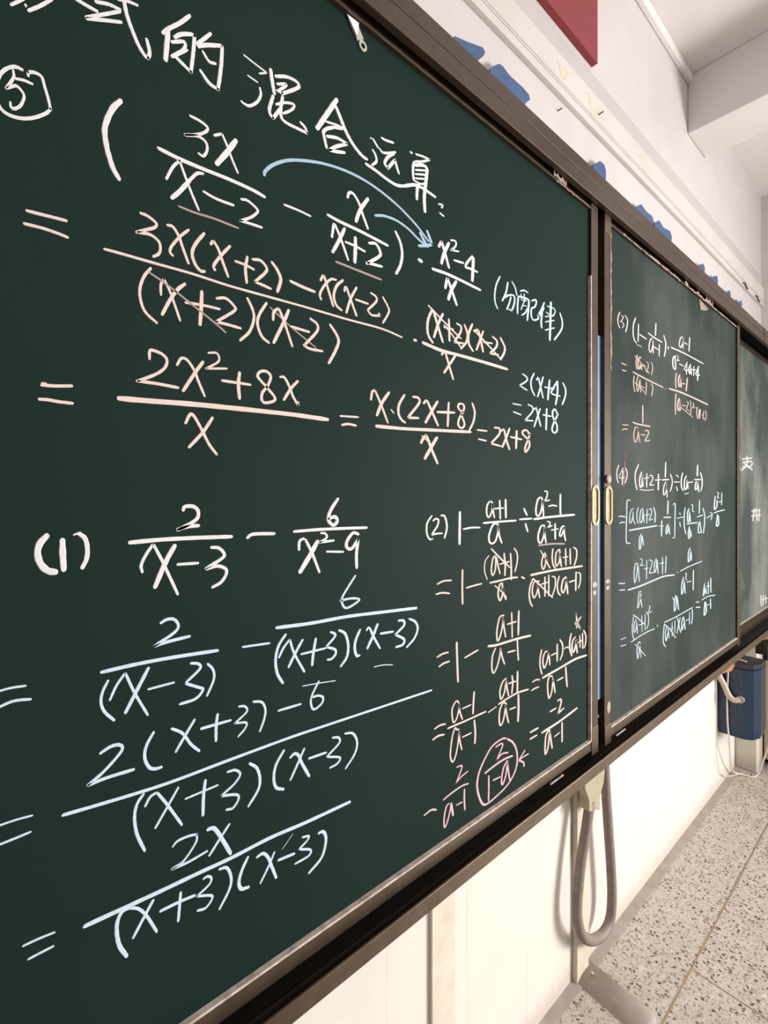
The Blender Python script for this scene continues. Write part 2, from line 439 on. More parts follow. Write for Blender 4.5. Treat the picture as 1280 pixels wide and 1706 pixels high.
# pale bead, bottom brackets and stains of the two facing stiles
MB().box(0.16, 0.1672, 1.0525, 1.0563, GZ0, 1.86).build('edge_bead', M['bead'], p1)
MB().box(0.1650, 0.1675, 1.0570, 1.0875, 0.7815, 0.842, 0.0006).build('corner_bracket', M['bronze_light'], p1)
MB().box(0.1650, 0.1675, 1.1212, 1.1540, 0.7815, 0.826, 0.0006).build('corner_bracket', M['bronze_light'], p2)
MB().box(0.1650, 0.1675, 1.1212, 1.1540, 1.985, 2.0264, 0.0006).build('corner_bracket', M['bronze_light'], p2)
MB().box(0.148, 0.1575, 1.0985, 1.1207, 0.89, 1.74, 0.0008).build('blue_reflection_strip', M['blue_reflection'], p2)  # blue reflection in the gap, put in as a coloured strip
MB().blob((0.152, 1.1165, 0.848), (0.004, 0.004, 0.004)).build('bolt', M['steel'], p2)
for root, yc, zc in ((p1, 1.0705, 1.3445), (p2, 1.1370, 1.3435)):
    W, H = 0.0172, 0.0455
    def stadium(w, h, n=10):
        top = [(yc + w * math.cos(a), zc + h - w + w * math.sin(a)) for a in (math.pi * k / n for k in range(n + 1))]
        bot = [(yc - w * math.cos(a), zc - h + w - w * math.sin(a)) for a in (math.pi * k / n for k in range(n + 1))]
        return top + bot
    rim = MB().ring_prism(stadium(W, H), stadium(W * 0.66, H * 0.86), 'x', 0.1655, 0.1705).build('pull_handle', M['gold'], root, 'pale brass recessed pull handle')
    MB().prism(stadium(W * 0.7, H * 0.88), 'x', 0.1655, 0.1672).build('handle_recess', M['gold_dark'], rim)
    for sgn in (1, -1):
        MB().blob((0.1712, yc, zc + sgn * (H - 0.004)), (0.0012, 0.0022, 0.0022), 8).build('screw', M['gold'], rim)
tag(MB().blob((0.1705, 1.1325, 1.4045), (0.0045, 0.0115, 0.0105)).build('board_magnet', M['magnet']), 'small round pale pink magnet above the right brass handle', 'magnet')
for root, c, s in ((p1, (0.1668, 1.072, 1.164), (0.0006, 0.011, 0.007)), (p1, (0.1668, 1.071, 1.146), (0.0008, 0.009, 0.006)), (p2, (0.1668, 1.136, 1.164), (0.0006, 0.012, 0.005)), (p2, (0.1668, 1.136, 1.149), (0.0008, 0.009, 0.005)), (p2, (0.1668, 1.142, 0.866), (0.0008, 0.009, 0.014))):
    MB().blob(c, s).build('paint_stain', M['magnet'], root, 'pale paint stain on the metal stile')

# torn tape left along the top rails, plus an edge highlight drawn as a strip
def ragged(root, y0, y1, z, lo, hi, x, step, label, pointy=1.0):
    """one continuous torn strip with jagged upper and lower edges"""
    n = max(4, int((y1 - y0) / step))
    ys = [y0 + (y1 - y0) * i / n for i in range(n + 1)]
    up = [(y + random.uniform(-.3, .3) * step, z + hi * random.random() ** pointy + 0.0005) for y in ys]
    dn = [(y + random.uniform(-.3, .3) * step, z - lo * random.random() ** pointy - 0.0005) for y in ys]
    mb = MB()
    rows = [(mb.bm.verts.new((x, *d)), mb.bm.verts.new((x, *u)), mb.bm.verts.new((x + .0009, *u)), mb.bm.verts.new((x + .0009, *d))) for d, u in zip(dn, up)]
    for A, B in zip(rows, rows[1:]):
        for k in range(4):
            mb.bm.faces.new((A[k], A[(k + 1) % 4], B[(k + 1) % 4], B[k]))
    mb.bm.faces.new(rows[0]); mb.bm.faces.new(rows[-1][::-1])
    return mb.build('torn_tape_or_highlight', M['tape'], root, label)
ragged(p1, 0.20, 0.90, 2.0108, 0.0010, 0.0004, 0.1662, 0.012, 'thin lighter line put in as the edge highlight of the top rail', 2.0).data.materials[0] = M['bronze_light']  # highlight on the rail edge, drawn as a strip of lighter metal
ragged(p1, 0.905, 1.04, 2.0108, 0.0022, 0.0014, 0.1662, 0.006, 'thin lighter line put in as the edge highlight of the top rail', 2.0)
ragged(p1, 0.895, 0.948, 2.0180, 0.0045, 0.0095, 0.1664, 0.008, 'torn tape scrap on the top rail')
ragged(p2, 1.22, 1.62, 2.0115, 0.0035, 0.0045, 0.1662, 0.012, 'pinkish tape residue along the top rail')
ragged(p2, 1.66, 1.93, 2.0125, 0.0045, 0.0210, 0.1664, 0.016, 'ragged torn tape on the top rail', 1.6)
ragged(p2, 1.93, 2.22, 2.0110, 0.0035, 0.0030, 0.1662, 0.014, 'pinkish tape residue along the top rail')
MB().prism([(1.805, 2.008), (1.90, 1.997), (1.865, 1.984), (1.815, 1.975)], 'x', 0.1605, 0.163).build('torn_tape_or_highlight', M['tape'], p2, 'hanging pinkish scrap of torn tape')
n = 26
mb = MB(); rows = []
for i in range(n + 1):
    z = 1.665 + 0.325 * i / n
    ya = 1.1495; yb = 1.1535 + 0.006 * random.random() ** 1.5
    rows.append([mb.bm.verts.new(c) for c in ((0.1664, ya, z), (0.1664, yb, z), (0.1673, yb, z), (0.1673, ya, z))])
for A, B in zip(rows, rows[1:]):
    for k in range(4):
        mb.bm.faces.new((A[k], A[(k + 1) % 4], B[(k + 1) % 4], B[k]))
mb.bm.faces.new(rows[0]); mb.bm.faces.new(rows[-1][::-1])
mb.build('torn_tape_or_highlight', M['tape'], p2, 'pinkish residue down the edge of the left stile')

# plastic hook stuck under the top rail of the large board
hk = MB()
ax, az, bx, bz, w = 0.3885, 2.009, 0.4075, 1.9845, 0.0068
d = math.atan2(bz - az, bx - ax)
def caps(r, hole=False):
    pts = []
    for k in range(13):
        a = d - math.pi / 2 + math.pi * k / 12
        pts.append((bx + r * math.cos(a), bz + r * math.sin(a)))
    if hole:
        return pts + [(bx + r * math.cos(d + math.pi / 2 + math.pi * k / 12), bz + r * math.sin(d + math.pi / 2 + math.pi * k / 12)) for k in range(1, 12)]
    return pts
outer = caps(w, True); inner = caps(w * 0.55, True)
hk.ring_prism(outer, inner, 'x', 0.1606, 0.1625)
nx, nz = -math.sin(d), math.cos(d)
e = [(bx - 0.003 * math.cos(d) + nx * w, bz - 0.003 * math.sin(d) + nz * w), (ax + nx * w, az + nz * w), (ax - nx * w, az - nz * w), (bx - 0.003 * math.cos(d) - nx * w, bz - 0.003 * math.sin(d) - nz * w)]
e2 = [(q[0] - 0.0040 * math.cos(d), q[1] - 0.0040 * math.sin(d)) for q in (e[0], e[3])]
hk.prism([e2[0], e[1], e[2], e2[1]], 'x', 0.1606, 0.1625)
ho = tag(hk.build('plastic_hook', M['hook_grey']), 'grey plastic hook tab with a hole, stuck under the top rail of the near board', 'hook')
MB().prism([(0.3795, 2.0085), (0.3990, 2.0090), (0.3965, 1.9890)], 'x', 0.1626, 0.1640).build('hook_highlight', M['hook_white'], ho, 'white triangle put in as the highlight on the hook')  # triangular highlight on the hook, built as a white piece
CHALK = [
 (1, 'chalk_heading_character', 'partly cropped white heading character at the top left edge', 'white', """24 31 258,17887 348,18000
27 34 357,17948 / 378,17915 459,18010 547,18128"""),
 (1, 'chalk_heading_character', 'white heading character with a long hooked stroke, second from left', 'white', """35 40 720,18255 815,18252 902,18253
32 36 888,18334 992,18381 1095,18397 / 1095,18380 952,18257 810,18137 / 815,18129 952,18203 1105,18281
44 48 1126,18523 1153,18388 1201,18266 1255,18157 1310,18089 1349,18076 / 1349,18076 1360,18149 1334,18254
29 32 1074,18482 1158,18521 1249,18540"""),
 (1, 'chalk_heading_character', 'white heading character right of the one with the hooked stroke', 'white', """43 45 1485,18414 1538,18490 1657,18629 1756,18768
57 60 1538,18490 1526,18335 1512,18154
45 46 1603,18444 1669,18517 1768,18579 1806,18583 / 1806,18583 1793,18409 1768,18177 / 1768,18177 1706,18205 1621,18243
38 40 1573,18376 1682,18449 1712,18436 1682,18355 1573,18227
31 32 1585,18228 1731,18390
41 41 1979,18717 1895,18600 1831,18515
48 47 1844,18497 1934,18565 2093,18655 / 2107,18650 2093,18417 2059,18153 / 2059,18153 1960,18170 1869,18248
39 39 1895,18470 1960,18405 2032,18421"""),
 (1, 'chalk_heading_character', 'white heading character with three water dots on its left', 'white', """24 22 2359,18710 2491,18689 2642,18671 / 2642,18667 2551,18608
25 24 2409,18504 2528,18494
38 35 2558,18441 2569,18369 2521,18259 2431,18168 2366,18157 2330,18165
57 51 2697,18738 2712,18633 2744,18479
49 43 2760,18695 2913,18775 3046,18791 3080,18751 3012,18676 2848,18535 / 2848,18542 2783,18536
41 37 2783,18615 2896,18678 2888,18645 2807,18556
50 45 2728,18441 2681,18274 2689,18207 2728,18177 / 2728,18177 2823,18341
50 44 2856,18503 2831,18353 2840,18241 2913,18213 3063,18221 3201,18230 / 3201,18230 3166,18288 3105,18317
38 34 2767,18362 2880,18444 2996,18490 3012,18462 2962,18392 2864,18304"""),
 (1, 'chalk_heading_character', 'white heading character with a roof shape over a box', 'white', """75 63 3650,18892 3508,18645 3343,18360
68 55 3640,18792 3717,18674 3796,18553 3916,18434 4060,18354 4155,18340
40 33 3480,18518 3640,18555 3747,18569
55 46 3602,18505 3498,18435 3443,18364 3461,18280 3489,18184
53 44 3602,18505 3737,18553
57 47 3498,18336 3659,18391 3816,18394 / 3816,18386 3640,18271 3536,18175 / 3536,18175 3640,18205 3776,18255"""),
 (1, 'chalk_heading_character', 'white heading character with a long sweeping base stroke', 'white', """32 25 4219,18662 4241,18665
51 39 4273,18671 4361,18595
53 40 4428,18763 4519,18772 4646,18802
48 37 4395,18593 4439,18566 4541,18602 4692,18684
51 39 4263,18515 4317,18464 4328,18385 4252,18300
59 44 4657,18647 4541,18541 4484,18429 4541,18386 / 4541,18377 4681,18570 / 4681,18561 4716,18481 4757,18402
67 51 4144,18268 4317,18253 4519,18221 4704,18213 4848,18255"""),
 (1, 'chalk_heading_character', 'last white heading character, just before the colon', 'white', """71 50 4848,18255 5096,18377 5303,18390 5531,18371
58 42 4995,18824 5025,18831
50 35 5109,18846 5250,18880 5409,18901 / 5409,18897 5250,18801 5096,18731
59 42 5071,18711 5046,18609 5058,18443
78 55 5083,18671 5250,18746 5342,18741 5342,18648 5316,18469 5290,18274 5303,18048
44 31 5096,18604 5316,18692
44 31 5096,18541 5303,18621
44 31 5096,18477 5290,18551
44 31 5058,18434 5199,18438 5303,18482
70 50 5160,18422 5134,18302 5127,18171"""),
 (1, 'chalk_colon', 'small white chalk colon at the end of the heading', 'white', """48 32 5614,18290 5712,18319 / 5712,18316 5684,18257
54 36 5642,18158 5726,18143"""),
 (1, 'chalk_number', 'white chalk number five in a circle', 'white', """28 35 336,17377 282,17372 217,17309 174,17213 162,17095 178,16982 233,16940 323,16950 416,17002 502,17084 538,17140 / 538,17140 520,17227 494,17319 472,17392 424,17402 374,17378 / 374,17378 378,17347
24 31 274,17331 274,17270 225,17155 / 233,17160 290,17212 332,17188 348,17145 323,17059 282,17011 258,17014 254,17048
23 29 290,17274 348,17291 407,17292"""),
 (1, 'chalk_bracket', 'tall single white bracket left of the first fraction', 'white', """54 61 1100,17515 1033,17410 982,17269 962,17156 977,17026 997,16943 1033,16833 1085,16751"""),
 (1, 'chalk_fraction', 'white fraction 3x over x-2', 'white', """35 35 1762,17709 1869,17706 1947,17674 1908,17603 1806,17531 1706,17482 / 1712,17481 1844,17533 1927,17508 1940,17430 1901,17347 1850,17352
35 34 2019,17627 2100,17684 / 2107,17683 2161,17587 2217,17465 2287,17334
67 65 2266,17690 2161,17506 2046,17327
48 47 1445,17217 1657,17203 1908,17207 2175,17218 2461,17215 2619,17196
34 35 1520,16938 1585,17090 1651,17182 / 1651,17182 1718,17022 1780,16883 1850,16744
38 38 1895,17156 1831,17128 1756,17026
49 51 1756,17026 1657,16871 1573,16762
34 34 1901,16965 2039,16942 2238,16948
37 35 2330,17052 2402,17067 2506,17025 2528,16985 2446,16891 2316,16801 / 2316,16804 2446,16815 2581,16822"""),
 (1, 'chalk_underline', 'pink underline beneath the white x-2', 'dim', """28 28 1645,16705 1806,16701 2013,16715 2294,16711"""),
 (1, 'chalk_minus', 'white minus sign between the two bracketed fractions', 'white', """36 31 2877,17205 3063,17212 3245,17206"""),
 (1, 'chalk_fraction', 'white fraction x over x+2 with closing bracket', 'white', """52 42 3826,17675 3856,17751 3926,17764 4019,17679 4081,17555 4176,17383
66 52 4176,17799 4039,17588 3967,17405
60 48 3511,17322 3717,17305 4039,17301 4541,17273
49 40 3573,17056 3602,17239 / 3621,17238 3717,17082 3836,16841
61 50 3776,17239 3679,17037 3583,16863
48 38 3796,17069 3957,17067 4123,17049
69 55 3957,17181 3957,17035 3947,16844
60 46 4198,17190 4317,17222 4395,17147 4383,17066 4155,16893 / 4176,16908 4428,16936
61 45 4692,17525 4788,17400 4824,17235 4788,17064 4704,16916"""),
 (1, 'chalk_underline', 'pink underline beneath the white x+2', 'dim', """43 35 3640,16755 3836,16753 4417,16745"""),
 (1, 'chalk_arrow', 'long pale blue curved chalk arrow', 'sky', """50 40 2612,17447 2627,17503 2720,17615 2896,17748 3097,17843 3379,17940 3679,18004 3998,18031 4339,18009 4704,17932 4946,17848 5147,17760 5382,17622
73 51 5356,17771 5409,17687 5463,17602 / 5463,17602 5356,17548 5173,17480
72 51 5199,17687 5277,17604 5356,17538"""),
 (1, 'chalk_arrow', 'short pale blue curved chalk arrow under the long one', 'sky', """56 41 4306,17615 4473,17673 4704,17696 4946,17660 5173,17577 5356,17529"""),
 (1, 'chalk_multiplication_dot', 'white multiplication dot', 'white', """99 70 5178,17268 5224,17264"""),
 (1, 'chalk_fraction', 'white fraction x squared minus 4 over x', 'white', """72 49 5614,17616 5670,17711 / 5684,17716 5755,17576 5855,17357
78 53 5855,17755 5740,17552 5678,17370
50 33 5899,17818 6016,17839 6016,17761 5899,17653 / 5913,17664 6091,17697
64 42 5987,17519 6213,17547
67 43 6448,17733 6306,17576 6275,17496 6369,17505 6577,17507
88 56 6480,17712 6464,17503 6448,17315
82 54 5477,17222 5797,17243 6182,17238 6659,17221
74 49 5769,17003 5812,17170 / 5826,17174 5928,17009 6046,16805
81 54 6031,17185 5913,17005 5841,16839"""),
 (1, 'chalk_note', 'pale blue bracketed note of three characters', 'blue', """52 31 7230,17621 7118,17434 7074,17234 7096,17106 7163,17023
59 35 7471,17582 7412,17380 7298,17200
51 30 7600,17633 7696,17556 7757,17425
60 35 7355,17269 7494,17354 7636,17393 7684,17357 7672,17242 7588,17088 / 7588,17088 7506,17102
55 32 7565,17339 7517,17216 7436,17078
59 33 7879,17537 8004,17585 8119,17574
62 36 7805,17417 7781,17256 7776,17086
42 24 7892,17483 7904,17387
43 24 8004,17514 7992,17410
70 40 7830,17424 8132,17447 8157,17353 8132,17202 8106,17037
40 23 7892,17185 7954,17300 8030,17420
35 20 7917,17376 8080,17405
35 20 7929,17280 8080,17304
54 30 7917,17092 8030,17162 8106,17267
62 34 8261,17452 8393,17509 8420,17464 8367,17362 8261,17306 8235,17198 8287,17101 8393,17112 8501,17174 8460,17209
64 35 8706,17531 8609,17379 8501,17248
70 38 8692,17430 8555,17232
70 38 8631,17310 8596,17137 8609,17006
91 49 8961,17605 8946,17311 8918,16824
49 26 8818,17492 9062,17508 9121,17446 9004,17340 8776,17361
48 26 8748,17263 9077,17358
48 26 8748,17158 9077,17265
55 29 8748,16992 9091,17115
70 36 9314,17470 9405,17327 9375,17147 9091,16868"""),
 (1, 'chalk_equals', 'upper pink equals sign at the left', 'pink', """26 32 365,16166 502,16176 659,16187
26 32 348,16048 476,16055 582,16050 669,16039"""),
 (1, 'chalk_numerator', 'pink numerator 3x(x+2)-x(x-2)', 'pink', """33 36 1277,16493 1343,16488 1422,16445 1405,16396 1321,16342 1239,16289 / 1255,16294 1365,16310 1445,16270 1462,16203 1445,16142 1394,16098
36 37 1532,16467 1585,16468 1645,16389 1682,16289 1743,16138
33 34 1743,16493 1657,16394 1573,16265 1556,16197 1585,16169
41 41 1908,16514 1818,16373 1780,16258 1812,16153 1869,16100 1914,16107
40 39 1979,16421 1999,16461 / 2013,16465 2066,16391 2107,16285 2175,16126
40 39 2196,16474 2093,16334 2013,16202 2026,16154
37 35 2259,16326 2373,16321 2483,16300
43 41 2402,16420 2380,16276 2395,16122
42 39 2468,16413 2566,16430 2642,16370 2627,16308 2498,16165 / 2506,16160 2596,16151 2697,16137
51 46 2712,16456 2783,16384 2828,16282 2783,16125
51 44 2962,16304 3131,16281 3307,16269
47 39 3397,16440 3434,16512 / 3452,16510 3508,16371 3592,16159
43 36 3640,16518 3554,16498 3452,16386 3388,16261 3406,16196
49 40 3747,16542 3650,16442 3602,16303 3640,16187 3727,16138
47 38 3776,16406 3786,16465 / 3806,16470 3876,16328 3977,16126
47 38 3977,16510 3876,16328 3806,16125
49 38 3967,16344 4176,16341
46 36 4230,16506 4317,16479 4328,16414 4176,16258 / 4176,16241 4252,16201 4406,16230 / 4406,16230 4372,16253
43 33 4451,16506 4541,16401 4564,16320 4451,16138"""),
 (1, 'chalk_fraction_bar', 'long sloping pink fraction bar', 'pink', """34 32 962,16030 1095,16034 1399,16036 1780,16041 2175,16028 2612,16033 3166,16040 3836,16041 4428,16051 4824,16012"""),
 (1, 'chalk_denominator', 'pink denominator (x+2)(x-2) with strike lines', 'pink', """33 36 1371,15973 1310,15876 1271,15746 1277,15628 1321,15519 1428,15436
32 34 1468,15733 1468,15837 1497,15901 / 1497,15901 1561,15777 1657,15515
40 42 1706,15911 1633,15834 1561,15715 1479,15534
33 33 1712,15717 1882,15735 2079,15740
46 47 1882,15878 1876,15721 1863,15518
38 37 2046,15850 2148,15877 2245,15815 2245,15761 2039,15591 / 2039,15591 2175,15590 2323,15583
40 38 2402,15945 2461,15843 2483,15737 2431,15573 2316,15445
42 39 2642,15952 2551,15795 2528,15678 2581,15549 2673,15491
44 40 2728,15774 2736,15869 2791,15926 / 2807,15923 2880,15773 2987,15511
51 46 2937,15941 2864,15770 2736,15504
43 38 2971,15750 3227,15741
45 39 3245,15911 3343,15866 3343,15774 3166,15570 / 3148,15559 3236,15531 3424,15537
52 43 3545,15905 3650,15794 3679,15705 3621,15567 3526,15401"""),
 (1, 'chalk_strike_line', 'dull pink line striking out the first x+2', 'dim', """26 27 1365,15923 1538,15845 1831,15684 2039,15565 2148,15496"""),
 (1, 'chalk_strike_line', 'dull pink line striking out the first x-2', 'dim', """27 23 2689,15914 2962,15749 3325,15564"""),
 (1, 'chalk_multiplication_dot', 'pink multiplication dot', 'pink', """75 54 5076,16026 5106,16025"""),
 (1, 'chalk_fraction', 'pink fraction (x+2)(x-2) over x with strike lines', 'pink', """92 59 5263,16023 5684,15985 6182,15992 6860,15993 7447,15988
63 44 5463,16580 5369,16389 5369,16184 5477,16067
65 44 5490,16577 5600,16348 5712,16125
65 44 5712,16575 5600,16386 5504,16157
48 33 5382,16625 5684,16482 6152,16275
44 29 5740,16400 5913,16303 6152,16126
49 33 5740,16371 5957,16381
61 41 5855,16523 5870,16177
57 38 6046,16499 6152,16474 6137,16371 5987,16191 / 5987,16181 6213,16208
59 38 6244,16525 6321,16392 6290,16244 6152,16106
67 43 6448,16582 6353,16398 6353,16237 6464,16127
70 44 6496,16470 6593,16523 / 6609,16516 6675,16365 6742,16170
63 39 6742,16525 6659,16361 6560,16166
55 34 6496,16491 6997,16262 7246,16138
58 36 6758,16341 6997,16369
67 41 7015,16489 7138,16440 7120,16329 6946,16189 / 6946,16178 7174,16200
70 42 7246,16517 7373,16380 7355,16267 7246,16127
61 41 5684,15918 5726,15974 / 5769,15973 5855,15786 5957,15569
62 41 6016,15971 5884,15810 5740,15641"""),
 (1, 'chalk_note', 'small blue note 2(x+4) = 2x+8', 'blue', """60 34 7949,15981 8091,15935 8070,15863 7850,15750 / 7850,15746 8091,15693
62 35 8340,16057 8235,15900 8256,15740 8361,15626
64 35 8425,15941 8490,16010 / 8490,16010 8577,15810 8665,15619
65 35 8665,16038 8577,15834 8468,15617
68 36 8731,15844 9074,15857
77 41 8912,16017 8875,15804 8844,15605
70 37 9215,16039 9004,15822 9004,15749 9311,15740
81 42 9215,16014 9215,15777 9144,15545
73 38 9433,16034 9541,15923 9531,15770 9408,15577
50 29 7624,15378 7889,15381
58 33 7647,15229 7889,15199
61 34 8132,15422 8277,15393 8277,15299 8030,15111 / 8030,15107 8298,15126
64 35 8340,15353 8425,15399 / 8425,15387 8490,15228 8577,15047
64 35 8555,15390 8447,15200 8340,15013
67 36 8665,15283 8958,15283
76 41 8798,15418 8776,14993
75 39 9215,15354 9121,15443 9027,15383 9050,15263 9192,15128 9192,15004 9074,14957 9004,15037 9097,15194 9239,15357"""),
 (1, 'chalk_result', 'pink result = 2x+8 after the fraction', 'pink', """56 35 6587,14798 6843,14803
57 35 6619,14644 6826,14630
67 41 7067,14882 7210,14878 7210,14780 6963,14591 / 6963,14591 7246,14567
70 42 7264,14839 7336,14878 / 7355,14869 7429,14678 7522,14518
71 42 7522,14905 7429,14743 7300,14549
74 43 7560,14754 7909,14735
82 48 7752,14881 7732,14554
69 39 8194,14826 8091,14921 7969,14900 7949,14841 8152,14730 8173,14616 8050,14504 8030,14583 8132,14752 8194,14872"""),
 (1, 'chalk_equals', 'lower pink equals sign at the left', 'pink', """29 34 472,14664 573,14671 701,14690
22 27 476,14681 507,14680
28 34 455,14537 520,14540 591,14533 706,14531"""),
 (1, 'chalk_fraction', 'large pink fraction 2x squared plus 8x over x', 'pink', """34 36 1360,15058 1360,15131 1388,15151 1479,15129 1526,15076 1503,14992 1411,14909 1244,14817 / 1255,14819 1422,14820 1639,14809
34 35 1627,15045 1669,15121 1731,15113 1806,15012 1844,14915 1914,14758
43 43 1895,15124 1806,14986 1688,14784
28 28 1953,15232 2039,15249 2073,15202 2053,15146 1927,15058 / 1940,15060 2161,15098
39 37 2107,14956 2439,14959
48 46 2308,15076 2294,14944 2308,14783
61 60 1085,14626 1365,14636 1768,14655 2245,14666 2658,14672 3012,14675 3508,14666
38 38 1712,14446 1756,14539 1793,14537 1869,14416 1960,14242 2046,14135
41 41 1999,14533 1895,14367 1749,14196
42 39 2650,14962 2573,15021 2528,15077 2566,15132 2642,15145 2697,15090 2650,14969 2589,14889 2581,14804 2627,14774 2736,14809 2744,14861 2642,14961
42 37 2823,15110 2880,15111 2946,15012 2996,14901 3071,14792 / 3071,14792 3068,14837
46 40 3063,15096 2962,14985 2872,14841"""),
 (1, 'chalk_equals', 'pink equals sign right of the large fraction', 'pink', """38 31 3708,14733 4008,14749
47 38 3737,14617 3836,14639 3967,14630"""),
 (1, 'chalk_fraction', 'pink fraction x(2x+8) over x', 'pink', """51 39 4230,15015 4252,15127 4295,15158 / 4306,15151 4406,14986 4541,14727
62 47 4564,15162 4428,14989 4339,14809
35 26 4606,14921 4657,14874
56 41 4872,15168 4764,15013 4752,14888 4800,14805 4884,14760
59 42 5046,15165 5160,15161 5173,15081 4946,14847 / 4958,14839 5160,14856
62 44 5277,15094 5329,15146 / 5356,15140 5463,14985 5600,14782
69 48 5586,15160 5463,15004 5316,14802
67 45 5586,14995 5987,15030
61 41 5849,15174 5826,14793
58 38 6213,15049 6091,15115 6106,15186 6213,15189 6228,15111 6106,14938 6091,14828 6182,14796 6244,14872 6152,15032
61 39 6448,15238 6512,15102 6480,14935 6369,14773
76 54 4328,14656 4824,14666 5329,14692 6400,14749
68 47 5219,14480 5263,14548 5329,14609 / 5342,14600 5450,14403 5586,14184
34 24 5237,14592 5409,14494
80 56 5572,14590 5436,14421 5303,14246"""),
 (1, 'chalk_number', 'white chalk number (1)', 'white', """57 70 511,13329 459,13260 443,13176 466,13079 520,13015 578,12998
58 69 627,13281 629,13161 637,13014
20 23 715,13325 753,13340
45 52 757,13334 805,13281 822,13179 813,13091 781,13016"""),
 (1, 'chalk_fraction', 'white fraction 2 over x-3', 'white', """45 46 1688,13530 1706,13567 1793,13566 1844,13514 1831,13437 1743,13376 1633,13324 / 1633,13331 1743,13357 1850,13361
46 48 1179,13223 1479,13234 1844,13231 2217,13222
36 39 1293,12922 1282,12989 1321,13082 1388,13185 / 1399,13184 1479,13019 1550,12852 1633,12655
57 60 1603,13164 1514,13004 1411,12758
34 35 1631,12965 1844,12960
43 42 1986,13117 2066,13105 2127,13041 2107,12989 1927,12894 / 1934,12887 2053,12908 2148,12865 2148,12798 2093,12725 1999,12681"""),
 (1, 'chalk_minus', 'white minus sign between the fractions over x-3 and x squared minus 9', 'white', """48 44 2402,13197 2476,13235 2744,13227"""),
 (1, 'chalk_fraction', 'white fraction 6 over x squared minus 9', 'white', """60 50 3669,13637 3564,13504 3517,13396 3536,13333 3602,13291 3659,13344 3621,13401 3526,13380
52 43 3012,13238 3361,13245 3737,13242 4155,13234
48 41 3080,13008 3088,13112 3148,13145 / 3174,13129 3271,12948 3379,12701
78 67 3352,13095 3236,12921 3097,12731
43 36 3406,13199 3470,13188 3489,13133 3379,13078 / 3388,13080 3602,13091
41 33 3493,12954 3756,12930
60 48 4008,13151 3916,13172 3816,13065 3816,12985 3896,12963 4008,13085 / 4008,13085 3977,12891 3981,12695"""),
 (1, 'chalk_equals', 'upper pale blue equals sign cut by the left edge', 'blue', """17 22 154,12032 258,12040 361,12032
23 28 154,11891 250,11919 315,11920 395,11905"""),
 (1, 'chalk_fraction', 'pale blue fraction 2 over (x-3)', 'blue', """35 37 1466,12384 1526,12410 1597,12398 1639,12328 1597,12261 1399,12159 / 1399,12159 1538,12179 1756,12193
39 41 937,12010 1255,12016 1597,12006 2059,11978
30 34 992,11916 947,11825 932,11726 962,11627 1043,11522
29 32 1008,11728 1064,11851 1137,11950 / 1142,11948 1222,11739 1343,11484
41 45 1349,11952 1255,11778 1142,11567
27 29 1349,11739 1597,11744
35 35 1768,11904 1844,11880 1863,11824 1718,11713 / 1718,11700 1844,11629 1895,11590 1818,11514 1657,11502
33 33 1947,11856 2006,11777 2013,11670 1940,11513"""),
 (1, 'chalk_minus', 'pale blue minus sign before the fraction over (x+3)(x-3)', 'blue', """32 30 2347,11956 2681,11932"""),
 (1, 'chalk_fraction', 'pale blue fraction 6 over (x+3)(x-3)', 'blue', """42 34 3957,12591 3836,12452 3737,12321 3747,12223 3816,12173 3977,12221 4019,12264 3876,12293 3708,12285
59 48 2775,12097 3271,12067 3836,12057 4428,12018 5121,11971
44 40 2896,11994 2799,11876 2760,11712 2783,11548 2856,11415
39 34 2807,11737 2864,11834 2946,11919 / 2954,11917 3012,11743 3157,11480
46 41 3131,11882 3029,11740 2937,11591
38 32 3114,11707 3470,11707
49 42 3325,11859 3289,11684 3271,11536
44 37 3554,11900 3621,11864 3611,11819 3489,11726 / 3489,11718 3621,11659 3630,11594 3564,11546 3508,11551
50 41 3688,11899 3786,11833 3836,11678 3816,11522 3717,11416
52 42 4039,11842 3967,11717 3947,11607 3977,11502 4029,11491
46 36 4155,11813 4187,11848 / 4209,11836 4273,11707 4395,11513
60 46 4350,11861 4273,11723 4166,11561
48 37 4406,11718 4646,11701
56 41 4752,11843 4848,11826 4860,11753 4692,11652 / 4704,11641 4860,11549 4836,11474 4704,11466
53 38 4971,11832 5096,11766 5147,11647 5071,11516 4921,11420"""),
 (1, 'chalk_dash', 'thin pale dash under the x-3', 'blue', """22 16 4291,11273 4451,11262 4634,11224"""),
 (1, 'chalk_numerator', 'pale blue numerator 2(x+3)-6', 'blue', """17 15 3131,11306 3379,11280 3630,11247
38 32 3370,11306 3271,11156 3253,11055 3298,10966 3415,11009 3434,11081 3361,11124 3271,11126
39 34 2799,11097 3105,11089
32 37 927,11245 1013,11278 1085,11271 1116,11225 1064,11156 942,11052 824,10984 / 829,10982 992,10992 1217,10983
36 38 1399,11291 1332,11180 1315,11066 1354,10956 1411,10916 1474,10911
34 35 1573,11272 1682,11187 1768,11044 1856,10943
36 38 1806,11294 1706,11154 1615,11021
37 36 1876,11175 2203,11165
40 39 2055,11277 2039,11150 2037,10992
30 29 2301,11292 2373,11271 2395,11203 2252,11116 / 2259,11114 2388,11081 2373,11017 2294,10954
35 33 2476,11297 2581,11260 2627,11162 2612,11054 2558,10930"""),
 (1, 'chalk_fraction_bar', 'long rising pale blue fraction bar', 'blue', """39 37 632,10788 892,10765 1255,10737 1597,10722 2175,10725 2929,10723 3415,10708 4252,10678 5450,10636"""),
